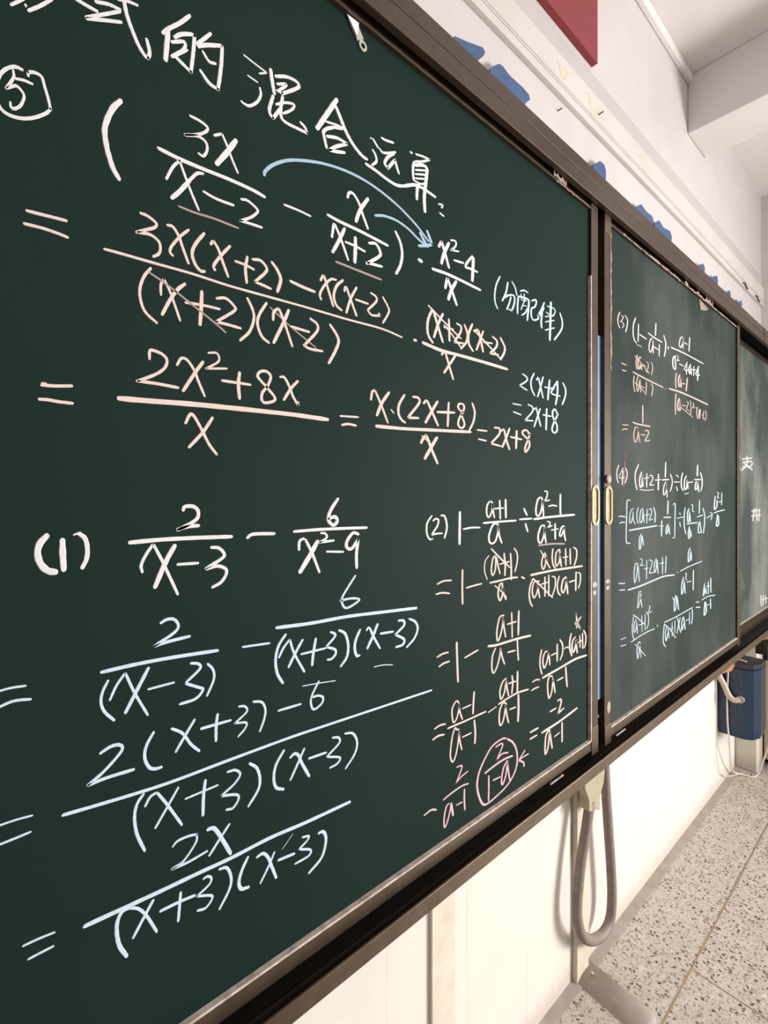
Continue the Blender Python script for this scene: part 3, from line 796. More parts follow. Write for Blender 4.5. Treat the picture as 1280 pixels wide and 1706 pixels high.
 (1, 'chalk_denominator', 'pale blue denominator (x+3)(x-3) below the long bar', 'blue', """35 38 1304,10705 1244,10628 1222,10507 1244,10331 1315,10136
32 34 1321,10578 1365,10649 1422,10669 / 1433,10664 1526,10509 1675,10232
32 34 1639,10637 1538,10492 1416,10318
27 27 1712,10488 2059,10496
41 41 1921,10603 1901,10442 1895,10237
33 31 2168,10600 2259,10586 2316,10517 2245,10436 2093,10363 / 2093,10363 2273,10303 2294,10240 2231,10172 2154,10184
41 38 2431,10598 2521,10509 2558,10369 2536,10252 2417,10113
44 40 2872,10596 2767,10460 2736,10314 2767,10187 2864,10127
47 41 2962,10477 3012,10503 3071,10467 3114,10363 3227,10148
40 35 3157,10519 3063,10366 2962,10205
42 36 3227,10370 3480,10354
40 33 3583,10514 3679,10482 3688,10407 3498,10300 / 3508,10289 3698,10213 3659,10148 3545,10135
43 34 3786,10502 3916,10460 3988,10322 3947,10173 3796,10034"""),
 (1, 'chalk_equals', 'middle pale blue equals sign cut by the left edge', 'blue', """16 20 154,10898 290,10896 407,10884
19 24 154,10734 282,10739 395,10745"""),
 (1, 'chalk_fraction', 'lowest pale blue fraction, 2x over (x+3)(x-3)', 'blue', """29 30 1585,10049 1633,10082 1743,10081 1831,10060 / 1831,10060 1818,9976 1694,9846 1573,9819 / 1579,9816 1743,9808 1940,9827
48 48 1947,10058 2013,10041 2079,9932 2203,9673
37 36 2189,10008 2079,9892 1966,9769
48 47 800,9682 1095,9667 1479,9648 1844,9636 2217,9619 2689,9621 3183,9585 3866,9556
42 47 1179,9642 1116,9643 1074,9574 1066,9463 1090,9320 1153,9182
30 33 1169,9643 1255,9588 1332,9473 1428,9259
37 41 1394,9595 1321,9491 1212,9329
33 35 1462,9447 1657,9437 1806,9419
36 37 1663,9528 1651,9390 1639,9246
30 30 1901,9548 1947,9550 1986,9510 1960,9452 1831,9398 / 1837,9395 1986,9320 1986,9268 1921,9220 1837,9241
38 37 2079,9561 2161,9532 2210,9400 2189,9277 2079,9124
46 44 2409,9530 2337,9416 2301,9298 2330,9208 2417,9182
43 39 2521,9476 2596,9481 2658,9408 2704,9285 2767,9110
36 33 2744,9423 2673,9301 2566,9152
45 40 2799,9302 3012,9275
37 32 3131,9421 3218,9396 3201,9351 3088,9300 / 3097,9288 3245,9210 3218,9147 3029,9144
50 42 3370,9364 3443,9346 3480,9220 3415,9034 3227,8931
9 8 2848,9409 2996,9529"""),
 (1, 'chalk_equals', 'lowest pale blue equals sign', 'blue', """18 22 340,9781 450,9777 569,9764
20 25 378,9642 459,9644 560,9644"""),
 (1, 'chalk_number', 'white chalk number (2)', 'white', """46 32 5455,13359 5362,13263 5338,13171 5354,13066 5413,12993 5472,13001
47 33 5489,13282 5548,13309 5609,13289 5591,13207 5531,13139 5446,13055 / 5446,13055 5548,13073 5696,13073
53 36 5670,13359 5749,13344 5803,13222 5794,13102 5749,12996"""),
 (1, 'chalk_expression', 'white expression 1 minus a+1 over a, divided by a fraction', 'white', """72 47 6125,13401 6121,13135 6116,12875
55 35 6221,13115 6436,13130 6648,13121
55 34 6954,13579 6868,13521 6836,13403 6868,13304 6933,13309 7008,13439 7008,13532 6954,13579 / 7008,13532 7030,13386 7063,13278
48 29 7063,13438 7343,13446
57 34 7219,13584 7230,13408 7237,13252
69 41 7401,13596 7412,13267
66 40 6752,13194 7085,13200 7720,13203
61 37 7174,13153 7063,13171 6976,13095 6911,12966 6922,12860 7008,12821 7107,12874 7174,13032 7185,13139 / 7185,13126 7207,12963 7286,12816
70 40 7992,13420 8093,13295
70 40 7855,13221 8261,13222
70 40 8042,13132 8119,12977
69 38 8582,13646 8474,13588 8406,13426 8420,13293 8514,13276 8609,13407 8637,13571 8582,13646 / 8637,13571 8665,13406 8678,13256
60 32 8720,13759 8818,13744 8804,13646 8720,13556 / 8720,13556 8903,13577
68 36 8875,13451 9033,13468 9180,13450
83 43 9335,13691 9329,13487 9335,13283
93 49 8340,13207 8804,13229 9390,13242 9909,13251
70 38 8706,13075 8582,13050 8487,12877 8514,12749 8609,12743 8706,12894 8734,13043 / 8720,13059 8734,12878 8776,12724
54 29 8818,13146 8918,13127 8903,13066 8818,13017 / 8818,13017 9004,13054
62 33 8975,12964 9239,12977
75 39 9121,13088 9127,12771
71 37 9482,13026 9390,13006 9299,12862 9359,12819 9451,12917 9497,13010 / 9482,13010 9497,12851 9544,12714"""),
 (1, 'chalk_underline', 'dull short underline beneath the white a squared plus a', 'dim', """73 39 8501,12683 8946,12683 9497,12648"""),
 (1, 'chalk_working_line', 'pink line of working beginning = 1 minus (a+1), struck out', 'pink', """45 31 5579,12277 5723,12308 5911,12298
49 33 5557,12121 5705,12124 5866,12091
53 34 6192,12439 6186,12160 6192,11872
51 33 6298,12127 6496,12140 6700,12147
36 22 6900,12617 6794,12515 6784,12346 6858,12200
51 31 7096,12607 7019,12547 6976,12352 7019,12254 7085,12341 7107,12486 7096,12607 / 7129,12564 7174,12412 7230,12265
54 32 7230,12434 7506,12456
59 35 7355,12620 7389,12405 7378,12215
60 35 7553,12604 7576,12373 7576,12116
51 30 7672,12692 7769,12580 7769,12425 7696,12249
53 32 6976,12730 7219,12557 7541,12342
63 38 6937,12134 7219,12138 7541,12148 7769,12136
58 35 7298,12088 7219,12057 7174,11900 7230,11778 7298,11856 7320,12017 / 7298,12074 7320,11935 7412,11772
38 23 7074,12068 7264,11943 7424,11812
69 39 7917,12127 8004,12088"""),
 (1, 'chalk_fraction', 'pink fraction a(a+1) over (a+1)(a-1)', 'pink', """59 32 8734,12524 8651,12448 8609,12302 8665,12192 8748,12289 8776,12468 / 8734,12516 8804,12329 8918,12197
41 22 8568,12582 8665,12477 8776,12392
62 33 9033,12577 9004,12403 9048,12245 9135,12167
64 33 9284,12550 9165,12482 9135,12314 9180,12209 9284,12285 9314,12454 9299,12549 / 9314,12454 9344,12295 9375,12182
59 30 9436,12366 9637,12364
66 34 9544,12539 9559,12188
68 34 9732,12525 9748,12194
69 35 9877,12547 10007,12480 10007,12316 9909,12154
93 49 8235,12127 8720,12134 9180,12132 10258,12104
61 34 8287,12041 8196,11906 8170,11736 8209,11600 8274,11517
57 31 8528,11976 8340,11976 8274,11809 8340,11668 8447,11772 8501,11942 / 8474,11945 8501,11779 8541,11647
53 29 8582,11903 8832,11917
65 35 8734,12034 8734,11650
60 32 8875,12057 8875,11639
56 29 9004,12019 9121,11975 9121,11790 9004,11605
53 29 8301,12054 8665,11817 9018,11580
64 33 9284,11988 9209,11825 9239,11666 9329,11584
72 37 9544,11943 9436,11892 9375,11711 9451,11622 9544,11737 9575,11924 / 9559,11910 9606,11729 9637,11573
75 38 9700,11816 9925,11827
77 38 9991,11999 9974,11601
64 31 10073,11982 10174,11938 10174,11773 10090,11635"""),
 (1, 'chalk_star', 'small pink five-pointed star', 'pink', """39 19 9984,11110 10057,10917 10190,10716 / 10190,10729 9925,10891 / 9925,10891 10241,11002 / 10241,11002 10073,10882 10007,10754 / 10007,10754 9991,11092"""),
 (1, 'chalk_working_line', 'pink line of working = 1 minus a+1 over a-1', 'pink', """49 33 5579,11125 5705,11149 5833,11145
53 36 5626,10964 5723,10989 5862,10993
56 37 6046,11265 6059,10942 6078,10611
55 35 6259,10966 6597,11019
53 32 7343,11495 7219,11475 7140,11260 7140,11112 7174,11065 7241,11147 7309,11324 7320,11458 / 7320,11445 7355,11261 7401,11089
60 35 7459,11311 7732,11312
50 29 7588,11504 7600,11272 7607,11042
68 39 7818,11495 7801,11053
79 47 6890,11027 7107,10998 7447,10990 7757,10984 8209,10958
52 31 7096,10947 7008,10832 6987,10625 7041,10518 7151,10626 7230,10811 7241,10917 / 7246,10902 7298,10742 7366,10603
60 35 7471,10793 7696,10779
57 33 7769,10961 7786,10746 7805,10573"""),
 (1, 'chalk_working_line', 'pink line of working, a-1 over a-1 minus a+1 over a-1', 'pink', """48 33 5523,10010 5635,10027 5767,10010
51 35 5480,9853 5600,9872 5737,9851
44 29 6106,10250 6041,10300 5939,10213 5939,10054 5976,9969 6050,10020 6106,10164 6106,10250 / 6106,10226 6135,10081 6192,9958
41 27 6192,10133 6406,10134
55 35 6500,10330 6480,10157 6468,9969
54 35 5833,9919 6259,9906 6815,9899
43 29 6097,9820 6050,9829 6003,9868 5939,9761 5893,9545 5893,9423 5948,9336 6022,9426 6078,9604 6106,9780 / 6106,9768 6125,9613 6173,9460
45 29 6192,9659 6416,9655
56 35 6500,9845 6526,9632 6516,9449
42 25 6890,9863 7118,9896
54 32 7424,10329 7309,10290 7230,10161 7241,10023 7286,9997 7366,10098 7412,10264 / 7419,10276 7447,10131 7494,9995
56 32 7494,10215 7720,10199
56 32 7600,10334 7624,10196 7593,10009
67 39 7781,10367 7776,9988
66 38 7192,9922 7494,9953 7805,9966 8132,9936
54 32 7424,9863 7332,9909 7230,9810 7207,9627 7252,9519 7332,9589 7389,9763 7412,9852 / 7401,9842 7436,9667 7494,9498
56 32 7529,9729 7720,9715
73 42 7805,9923 7810,9668 7793,9433"""),
 (1, 'chalk_fraction', 'pink fraction (a-1)-(a+1) over a-1, under the star', 'pink', """57 31 8287,10040 8420,10051 8533,10022
56 31 8248,9883 8367,9895 8501,9889
58 32 8609,10600 8555,10433 8555,10284 8623,10111
60 32 8818,10526 8720,10516 8651,10367 8706,10211 8804,10317 8861,10456 / 8861,10471 8903,10355 8912,10231
62 33 8975,10408 9150,10416
69 36 9203,10591 9203,10241
64 33 9314,10662 9420,10539 9420,10365 9329,10236
60 30 9497,10436 9590,10448 9700,10409
74 38 9780,10699 9716,10527 9732,10363 9812,10216
76 38 9958,10592 9844,10533 9812,10378 9877,10275 9958,10380 10007,10517 / 9991,10520 10007,10386 10040,10232
57 28 10073,10446 10258,10467
57 28 10157,10586 10164,10321
65 32 10275,10614 10285,10279
66 32 10326,10671 10430,10534 10412,10353 10343,10275
99 51 8651,10030 9329,10072 9958,10111 10447,10085
61 32 9018,9969 8889,9993 8832,9840 8861,9620 8903,9555 8990,9662 9048,9892 / 9033,9927 9077,9792 9121,9611
70 37 9209,9836 9436,9842
73 37 9550,10036 9575,9823 9612,9606"""),
 (1, 'chalk_fraction', 'pink fraction = -2 over a-1', 'pink', """79 44 8214,9085 8474,9083
73 40 8204,8958 8433,8956
74 39 8932,9273 9150,9278
70 37 9224,9412 9329,9414 9359,9343 9239,9135 / 9239,9135 9359,9170 9466,9186
102 53 8631,8943 9299,8961 10024,9024
66 35 8861,8922 8762,8818 8734,8556 8762,8471 8846,8577 8903,8832 8903,8908 / 8918,8858 8961,8676 9004,8508
57 30 9097,8710 9299,8727
71 37 9399,8907 9399,8505"""),
 (1, 'chalk_fraction', 'bright pink fraction -2 over a-1, lowest left of the circle', 'rose', """46 32 5293,8754 5446,8769 5557,8722
40 26 6050,9213 6163,9196 6163,9140 6031,8955 / 6031,8955 6144,9010 6327,9041
47 31 5726,8811 5921,8840 6163,8854 6337,8829
42 28 5857,8696 5794,8674 5740,8517 5749,8363 5812,8413 5884,8575 5911,8685
58 39 5917,8659 5935,8566 5957,8464
40 26 6041,8594 6182,8584
49 32 6240,8773 6236,8624 6251,8430"""),
 (1, 'chalk_circled_answer', 'bright pink circled answer 2 over 1-a with a small arrow', 'rose', """57 34 7447,9221 7286,9263 6997,9227 6763,9059 6618,8880 6577,8689 6638,8471 6742,8311 6868,8271 7107,8291 7424,8353 7636,8464 7757,8629 7757,8868 7636,9077 7424,9229
48 29 7107,9182 7275,9186 7298,9124 7129,8940 / 7129,8940 7286,8992 7471,8954
67 40 6801,8830 7085,8862 7355,8872 7612,8842
50 31 6900,8746 6900,8521 6894,8306
52 31 7030,8616 7230,8599
54 32 7447,8811 7332,8717 7275,8521 7309,8433 7401,8554 7459,8779 / 7459,8807 7482,8633 7529,8429
50 28 8148,8691 7973,8696 7833,8684
50 28 8020,8804 7833,8693
56 32 7833,8675 7973,8589 7998,8508"""),
 (2, 'chalk_number', 'white chalk number (3)', 'faint_white', """65 33 12167,18196 12062,18032 12075,17885 12167,17807
50 26 12260,18137 12354,18125 12260,17997 12180,17973 / 12260,17992 12395,17935 12300,17838
68 34 12477,18190 12615,18105 12587,17944 12504,17783"""),
 (2, 'chalk_expression', 'white expression with a fraction a-1 over a squared minus 4a+4', 'faint_white', """80 39 13100,18274 12969,18067 12955,17822 13042,17683 13159,17640
82 40 13292,18160 13262,17704
93 45 13367,17905 13782,17875
101 46 13940,18067 14347,18033 14893,18022
92 42 14464,18443 14430,18103
80 37 14215,17979 14085,17913 13988,17727 14036,17583 14150,17618 14248,17818 / 14264,17925 14281,17579
92 42 14331,17770 14616,17755
85 38 14719,17914 14702,17580
98 44 15051,18236 15195,18064 15177,17858 15087,17652
90 39 15376,17986 15384,17912
43 21 13173,17600 13473,17605
109 45 15602,18011 16703,18050 18510,18051
88 37 16539,18522 16358,18412 16298,18214 16398,18170 16580,18314 16642,18515 / 16642,18500 16601,18174
103 42 16703,18383 16975,18380
118 48 17219,18637 17146,18201
111 47 15983,17828 15791,17736 15753,17549 15848,17426 15983,17477 15944,17764
68 29 16100,17878 16198,17811 16100,17709 16298,17759
94 39 16298,17645 16642,17648
79 32 16997,17827 16724,17546 17124,17592
85 35 16954,17731 16912,17432
100 40 17297,17806 17124,17628 17211,17495 17341,17755 / 17341,17755 17363,17490
77 31 17429,17665 17786,17718
84 33 17606,17800 17584,17496
94 36 18084,17883 17786,17574 18178,17614
127 49 18015,17795 17969,17405"""),
 (2, 'chalk_working_line', 'pink line of working with struck out brackets', 'faint_pink', """67 34 12268,16954 12540,16955
67 34 12295,16790 12526,16799
77 37 13212,17331 13138,17133 13182,16958
87 42 13391,17315 13271,17206 13271,17010 13361,17013 13452,17190 13452,17314 / 13452,17289 13482,16996
53 25 13065,17291 13421,17172 13982,16991
63 30 13543,17144 13760,17131
59 28 13823,17269 13918,17235 13918,17120 13760,17005 / 13760,16999 13998,17000
61 28 14127,17310 14241,17202 14160,16969
96 45 12949,16846 13791,16796 14974,16746
67 33 13021,16760 12978,16560 13050,16352
65 31 13271,16800 13182,16651 13182,16419 13271,16419 13361,16679 / 13376,16718 13437,16393
53 25 13036,16593 13482,16499 13791,16366
53 25 13452,16556 13698,16542
68 32 13807,16722 13791,16417
71 33 14143,16722 14241,16620 14160,16390
73 32 15177,16741 15213,16740
90 38 16053,17326 15975,17103 16014,16870
116 48 16329,17314 16210,17167 16250,16975 16370,17021 16410,17313 / 16410,17313 16450,16961
89 37 16531,17088 16778,17110
116 47 16988,17318 16946,17106 16883,16907
134 55 15465,16777 16654,16803 19017,16743
95 41 16014,16701 15956,16399 15975,16079
115 48 16290,16597 16171,16454 16171,16256 16329,16274 16329,16559 / 16350,16562 16390,16252
78 32 16531,16419 16841,16435
74 30 16988,16599 17073,16536 16904,16355 / 16904,16347 17159,16325
75 30 17267,16649 17332,16419 17267,16204
67 27 16450,16345 17508,16155
71 28 17464,16614 17619,16573 17464,16449 / 17464,16449 17732,16488
93 36 17914,16532 17868,16329 17960,16156
101 39 18145,16483 18098,16308 18145,16175 18239,16478
76 29 18381,16316 18477,16334
77 29 18573,16469 18525,16229 18719,16218
71 27 18768,16507 18842,16357 18719,16170"""),
 (2, 'chalk_result', 'pale result = 1 over a-2', 'faint_pink', """56 28 12327,15425 12657,15449
59 30 12300,15294 12463,15334 12601,15332
92 44 12940,15552 13247,15532 14053,15545
89 42 13565,16050 13565,15594
64 31 13233,15451 13100,15427 12998,15260 13027,15092 13115,15050 13233,15193 13277,15406 / 13262,15417 13307,15248 13382,15063
67 32 13443,15272 13704,15283
73 34 13719,15395 13908,15417 13940,15337 13704,15129 / 13704,15117 14036,15160"""),
 (2, 'chalk_number', 'white chalk number (4) with a reddish smear', 'faint_white', """64 33 12101,14410 12009,14257 12009,14084 12088,13976
51 26 12354,14350 12127,14110 12436,14111
78 40 12354,14279 12300,13939
68 34 12504,14355 12587,14239 12559,14096 12463,13976"""),
 (2, 'chalk_smear', 'reddish chalk smear over the number (4)', 'red', """44 22 12477,14767 12491,14567
79 40 12463,14530 12444,14353 12428,14140 12395,13881"""),
 (2, 'chalk_expression', 'white expression (a+2+1/a) divided by a bracket', 'faint_white', """81 40 13292,14469 13100,14254 13085,14046 13188,13816
88 42 13488,14278 13367,14113 13382,13903 13503,13917 13534,14242 / 13534,14242 13580,13905
59 28 13642,14119 14004,14146
77 37 13829,14250 13829,13883
75 35 14020,14204 14215,14196 14215,14093 14020,13948 / 14020,13942 14314,13952
74 34 14414,14086 14806,14107
109 49 14650,14259 14633,13818
99 44 14910,14100 15450,14124
104 46 15195,14605 15159,14192
88 39 15213,14044 15069,13935 15016,13719 15105,13679 15249,13801 15267,13964 / 15267,13937 15303,13604
50 24 13367,13817 13829,13800 14297,13822
87 38 15565,14287 15715,14097 15659,13916 15546,13778
91 38 16022,14271 16218,14219
85 36 15867,14058 16318,14065
85 36 16061,13920 16139,13794
106 44 16580,14343 16458,14139 16478,13924 16621,13803
116 47 16912,14265 16745,14116 16745,13869 16912,13870 16997,14150 / 16997,14150 17060,13871
94 38 17103,14063 17495,14084
113 44 17651,14162 18296,14175
140 55 17969,14635 17932,14290
119 47 17831,14105 17741,13982 17741,13846 17923,13893 17969,14107 / 17969,14107 18084,13771
117 45 18248,14406 18414,14208 18414,13990 18296,13803
67 27 16724,13702 17103,13724"""),
 (2, 'chalk_working_line', 'pale blue line of working in a square bracket', 'faint_blue', """66 34 12101,13141 12260,13148 12477,13120
66 34 12154,12977 12314,12997 12449,12980
72 36 12783,13542 12587,13520 12565,13271 12546,12917 12532,12562 12587,12458 12769,12446
62 31 12969,13311 12869,13307 12755,13171 12741,12980 12840,12976 12926,13142 / 12940,13239 12969,13020 13085,12918
69 33 13277,13341 13188,13196 13203,13012 13277,12935
75 36 13549,13311 13427,13252 13367,13055 13397,12955 13519,12975 13565,13248 / 13580,13286 13642,12946
59 28 13719,13132 14020,13142
73 34 13861,13292 13829,12913
65 31 13988,13290 14150,13274 14134,13133 13988,12996 / 13988,12984 14232,13007
87 40 14297,13329 14414,13164 14397,12917
98 47 12727,12772 13549,12793 14531,12813
79 38 13458,12642 13352,12512 13337,12266 13427,12284 13488,12566 / 13519,12589 13611,12334
60 27 14685,12798 15016,12783
106 48 14893,12938 14875,12505
111 49 15376,13500 15340,13126
100 44 15051,13029 15580,13016
95 42 15395,12824 15249,12735 15231,12546 15358,12635 15413,12823 / 15413,12810 15505,12531
89 38 15776,13389 15948,13387 15929,12953 15910,12395 / 15910,12395 15738,12398
81 34 16282,13126 16402,13080
75 32 16104,12968 16646,12994
87 36 16322,12840 16382,12709
96 40 16811,13273 16728,13071 16728,12709 16874,12454
105 43 17150,13237 17022,13122 17022,12857 17150,12853 17193,13206 / 17193,13206 17280,12818
89 36 17367,13359 17499,13335 17455,13156 / 17455,13156 17610,13130
102 41 16937,12761 17950,12770
106 43 17193,12674 17107,12530 17107,12323 17236,12345 17236,12642 / 17236,12642 17367,12353
108 42 17927,12954 18467,13000
108 42 18159,13494 18126,13063
115 45 18182,12800 18043,12651 18066,12435 18277,12440 / 18182,12784 18348,12421
112 43 18491,13226 18661,13018 18661,12703 18539,12395
97 36 18882,12885 19518,12994 / 19518,12994 19362,12812
90 33 19260,13066 19518,13027
155 56 19835,13612 19729,13185 19997,13246 20051,13478
103 37 20051,13760 20215,13727 20105,13577 20270,13568
113 40 20215,13410 20521,13432
115 40 20606,13745 20578,13304
120 43 19729,13034 20215,13084 20951,13118
158 57 20105,12961 19969,12601 20215,12607 20215,12908"""),
 (2, 'chalk_working_line', 'pale blue line of working, a squared plus 2a+1 over a', 'faint_blue', """66 34 12101,11494 12449,11452
66 34 12154,11326 12463,11289
68 33 13247,11871 13100,11879 13012,11669 13042,11398 13159,11543 13233,11842 / 13262,11814 13337,11400
53 25 13382,11988 13519,11964 13488,11854 13397,11814 / 13397,11811 13657,11795
55 26 13657,11694 13956,11689
68 32 13829,11917 13813,11413
66 31 13972,11904 14182,11866 14166,11752 13988,11552 / 13988,11546 14447,11529
78 36 14481,11898 14364,11759 14364,11564 14481,11591 14531,11861 / 14565,11845 14633,11470
66 29 14736,11737 15069,11732
76 34 14945,11891 14945,11423
83 37 15231,11900 15177,11425
104 48 12643,11262 13397,11269 14182,11306 15034,11339 15867,11292
65 32 13458,11125 13322,11093 13233,10761 13277,10730 13397,10897 13458,11075 / 13397,11021 13519,10693
85 36 16108,11350 16147,11332
94 38 16378,11350 17167,11415 18391,11466
106 43 17254,11985 17103,11879 17082,11600 17211,11618 17319,11936 / 17319,11936 17385,11588
101 42 16662,11132 16499,10921 16499,10634 16642,10745 16703,11070 / 16703,11070 16807,10621
79 32 16786,11235 16912,11206 16828,11055 / 16828,11055 16954,11026
87 35 16954,10953 17341,10929
109 43 17561,11256 17539,10628"""),
 (2, 'chalk_working_line', 'lowest pale blue line of working with struck out brackets', 'faint_blue', """51 26 12220,10088 12504,10084
51 26 12220,9925 12518,9899
58 29 12969,10533 12897,10303 12911,10096 13012,9919
64 31 13129,10433 13012,10319 13012,10125 13129,10176 13173,10413 / 13173,10413 13218,10050
65 31 12955,10584 13337,10397 13673,10215
62 30 13307,10255 13704,10234
53 25 13503,10469 13503,10045
59 28 13719,10471 13719,10043
64 30 13798,10521 13940,10396 13940,10180 13829,10060
65 30 13988,10656 14053,10608 13924,10463 / 13924,10463 14182,10479
71 34 12840,9905 13397,9954 13893,9973 14364,9963
65 31 13427,9762 13277,9805 13188,9627 13233,9384 13322,9549 13367,9725 / 13367,9712 13458,9371
48 23 13071,9798 13458,9545 13751,9344
69 31 14548,10034 14582,9988
91 38 15091,10014 16061,10021 17473,10078
96 41 15983,10665 15867,10471 15887,10217 16022,10322 16061,10626 / 16100,10606 16238,10204
61 26 15715,10646 15906,10494
77 34 15091,9967 15002,9674 15020,9443 15180,9302
79 35 15271,9881 15162,9684 15234,9453 15362,9673 / 15380,9779 15454,9492
70 30 15073,9970 15491,9759 15983,9402
60 26 15565,9745 15791,9746
65 28 15696,9915 15696,9500
72 31 15925,9917 15906,9571
80 34 16100,9986 16218,9796 16100,9506
81 34 16358,9943 16258,9718 16418,9475
101 42 16621,9913 16499,9747 16519,9528 16703,9711 / 16683,9888 16807,9503
80 32 16870,9762 17146,9759
87 35 17211,9962 17189,9596
95 38 17429,10032 17473,9801 17385,9576
93 36 17809,10193 18108,10164
94 36 17809,10026 18225,9970
141 54 18680,10687 18534,10298 18729,10460 18729,10649 / 18729,10649 18852,10333
80 30 18877,10576 19229,10547
94 35 19052,10721 19052,10290
126 47 19332,10801 19332,10317
102 38 18391,10185 19027,10213 19803,10147
142 54 18704,10069 18631,9656 18852,9730 18803,10039
80 30 18952,9929 19229,9912
119 44 19306,10094 19332,9751"""),
 (3, 'chalk_character', 'white blurred chalk character beside the panel edge', 'grey', """241 78 24962,15322 24685,15003 / 24869,15061 24962,14717
232 72 25340,15212 26946,15342
232 72 25436,15086 26841,15174 26841,14973 25436,14878
256 81 26123,15382 26123,15009 25245,14726
264 82 25629,15042 27052,14806"""),
 (3, 'chalk_character', 'white blurred chalk character at the middle of the panel', 'grey', """239 71 26946,12917 28490,12938
233 70 27373,13017 27158,12473
240 71 27700,13011 27922,12445
248 72 28375,12997 28260,12433
239 71 26883,12701 28605,12706"""),
 (3, 'chalk_character', 'white blurred chalk character low on the panel', 'grey', """269 78 28605,8845 28722,8341
276 79 29076,8809 29076,8346
284 80 29559,8743 29682,8313
263 75 28605,8645 30183,8508"""),
 (3, 'chalk_smear', 'pale rubbed out chalk smear low beside the panel edge', 'smear', """820 263 24832,10387 25150,10019 25552,9554"""),
 (3, 'chalk_smear', 'wide rubbed out chalk patch near the bottom of the panel', 'smear', """986 312 25924,8925 25629,8549 25436,8268
452 147 24685,9056 24777,8482"""),
 (3, 'chalk_smear', 'rubbed out chalk streak at the top right of the panel', 'smear', """587 168 28490,15475 29196,15394 29682,15329"""),
]

# ---------------------------------------------------------------- chalk writing
def stroke(bm, x, wy, wz, pts, lift_by):
    """a raised chalk line: nib wy wide along the board and wz tall, following the smoothed path"""
    segs, cur = [], []
    for t in pts.split():
        if t == '/':
            segs.append(cur); cur = []
        else:
            a, b = t.split(',')
            cur.append((int(a) * 1e-4, int(b) * 1e-4))
    segs.append(cur)
    hy, hz = wy * 0.5e-4, wz * 0.5e-4
    for sg in segs:
        P = [Vector((p[0] / hy, p[1] / hz, 0)) for p in sg]      # nib space: half width = 1
        if len(P) == 1:
            P.append(P[0] + Vector((0.3, 0, 0)))
        path = smooth3(P, 5)
        L = [0.0]
        for a, b in zip(path, path[1:]):
            L.append(L[-1] + (b - a).length)
        T = L[-1] or 1.0
        t0 = (path[1] - path[0]).normalized(); t1 = (path[-1] - path[-2]).normalized()
        rows = []
        def row(p, t, w):
            n = Vector((-t.y, t.x, 0))
            r = []
            for k, lift in ((-1, 0.0), (-0.72, 1), (0.72, 1), (1, 0.0)):
                q = p + n * (k * w)
                r.append(bm.verts.new((x + (lift_by if lift else -0.0002), q.x * hy, q.y * hz)))
            rows.append(r)
        for q, w in ((0.75, 0.3), (0.45, 0.66)):
            row(path[0] - t0 * q * 0.8, t0, w)
        for i, p in enumerate(path):
            t = path[min(i + 1, len(path) - 1)] - path[max(i - 1, 0)]
            t = t.normalized() if t.length > 1e-9 else t0
            e = min(L[i], T - L[i])
            w = 0.86 + 0.14 * min(1.0, e / 3.0) + 0.05 * math.sin(L[i] * 1.7 + p.x)
            row(p, t, w)
        for q, w in ((0.45, 0.66), (0.75, 0.3)):
            row(path[-1] + t1 * q * 0.8, t1, w)
        for A, B in zip(rows, rows[1:]):
            for k in range(3):
                bm.faces.new((A[k], A[k + 1], B[k + 1], B[k]))
        bm.faces.new(rows[0][::-1]); bm.faces.new(rows[-1])

si = 0
for pn, name, label, mname, data in CHALK:
    root, x = {1: (p1, 0.16), 2: (p2, 0.16), 3: (p3, 0.115)}[pn]
    mb = MB()
    for ln in data.split('\n'):
        wy, wz, pts = ln.split(' ', 2)
        si += 1
        stroke(mb.bm, x, int(wy), int(wz), pts, 0.00032 + 0.00003 * (si * 5 % 11))
    mb.build(name, CH[mname], root, label)

# ---------------------------------------------------------------- on the wall above the boards
du = thing('wall_duct', (0.006, 0.2, 2.444), 'wide cream plastic cable duct running along the wall below the red board', 'cable duct')
MB().box(0.0, 0.013, -2.6, YE, 2.444, 2.549, 0.0015).build('duct_cover', M['duct'], du)
MB().box(0.0128, 0.0142, -2.6, YE, 2.466, 2.4685).build('groove_bead', M['duct_grey'], du)
MB().box(0.0128, 0.0142, -2.6, YE, 2.4745, 2.4765).build('groove_bead', M['duct_grey'], du)
MB().prism([(1.352, 2.532), (1.405, 2.500), (1.425, 2.478), (1.372, 2.470)], 'x', 0.0131, 0.0135).build('yellowed_tape', M['stain'], du, 'yellowed tape patch with a nail')
MB().prism([(1.180, 2.522), (1.240, 2.524), (1.232, 2.498), (1.205, 2.490)], 'x', 0.0131, 0.0135).build('yellowed_tape', M['stain'], du, 'yellowed tape patch')
tag(MB().box(0.0, 0.004, -2.6, YE, 2.551, 2.617, 0.001).build('dimmed_flat_strip', M['duct_grey']), 'thin grey-white flat strip on the wall just above the cream duct', 'cable duct')  # lower-lit look of this band is put into its grey colour
tag(MB().tube([(0.0, 1.205, 2.408), (0.012, 1.209, 2.411)], 0.0016, 8).build('wall_nail', M['rust']), 'small dark nail in the wall between frame and duct', 'nail')
tag(MB().tube([(0.0136, 1.414, 2.497), (0.026, 1.420, 2.503)], 0.0018, 8).build('wall_nail', M['rust']), 'small dark nail in the yellowed tape on the duct', 'nail')
for y0, lab in ((3.00, 'dark scrap on the lower edge of the duct, farther from the frame corner'), (3.25, 'dark scrap on the lower edge of the duct, farthest to the right')):
    tag(MB().tube([(0.0135, y0, 2.452), (0.016, y0 + .03, 2.458), (0.0155, y0 + .05, 2.449), (0.0145, y0 + .09, 2.446)], 0.0042, 6).build('dark_scrap', M['rust']), lab, 'debris', 'dark scraps along the duct')

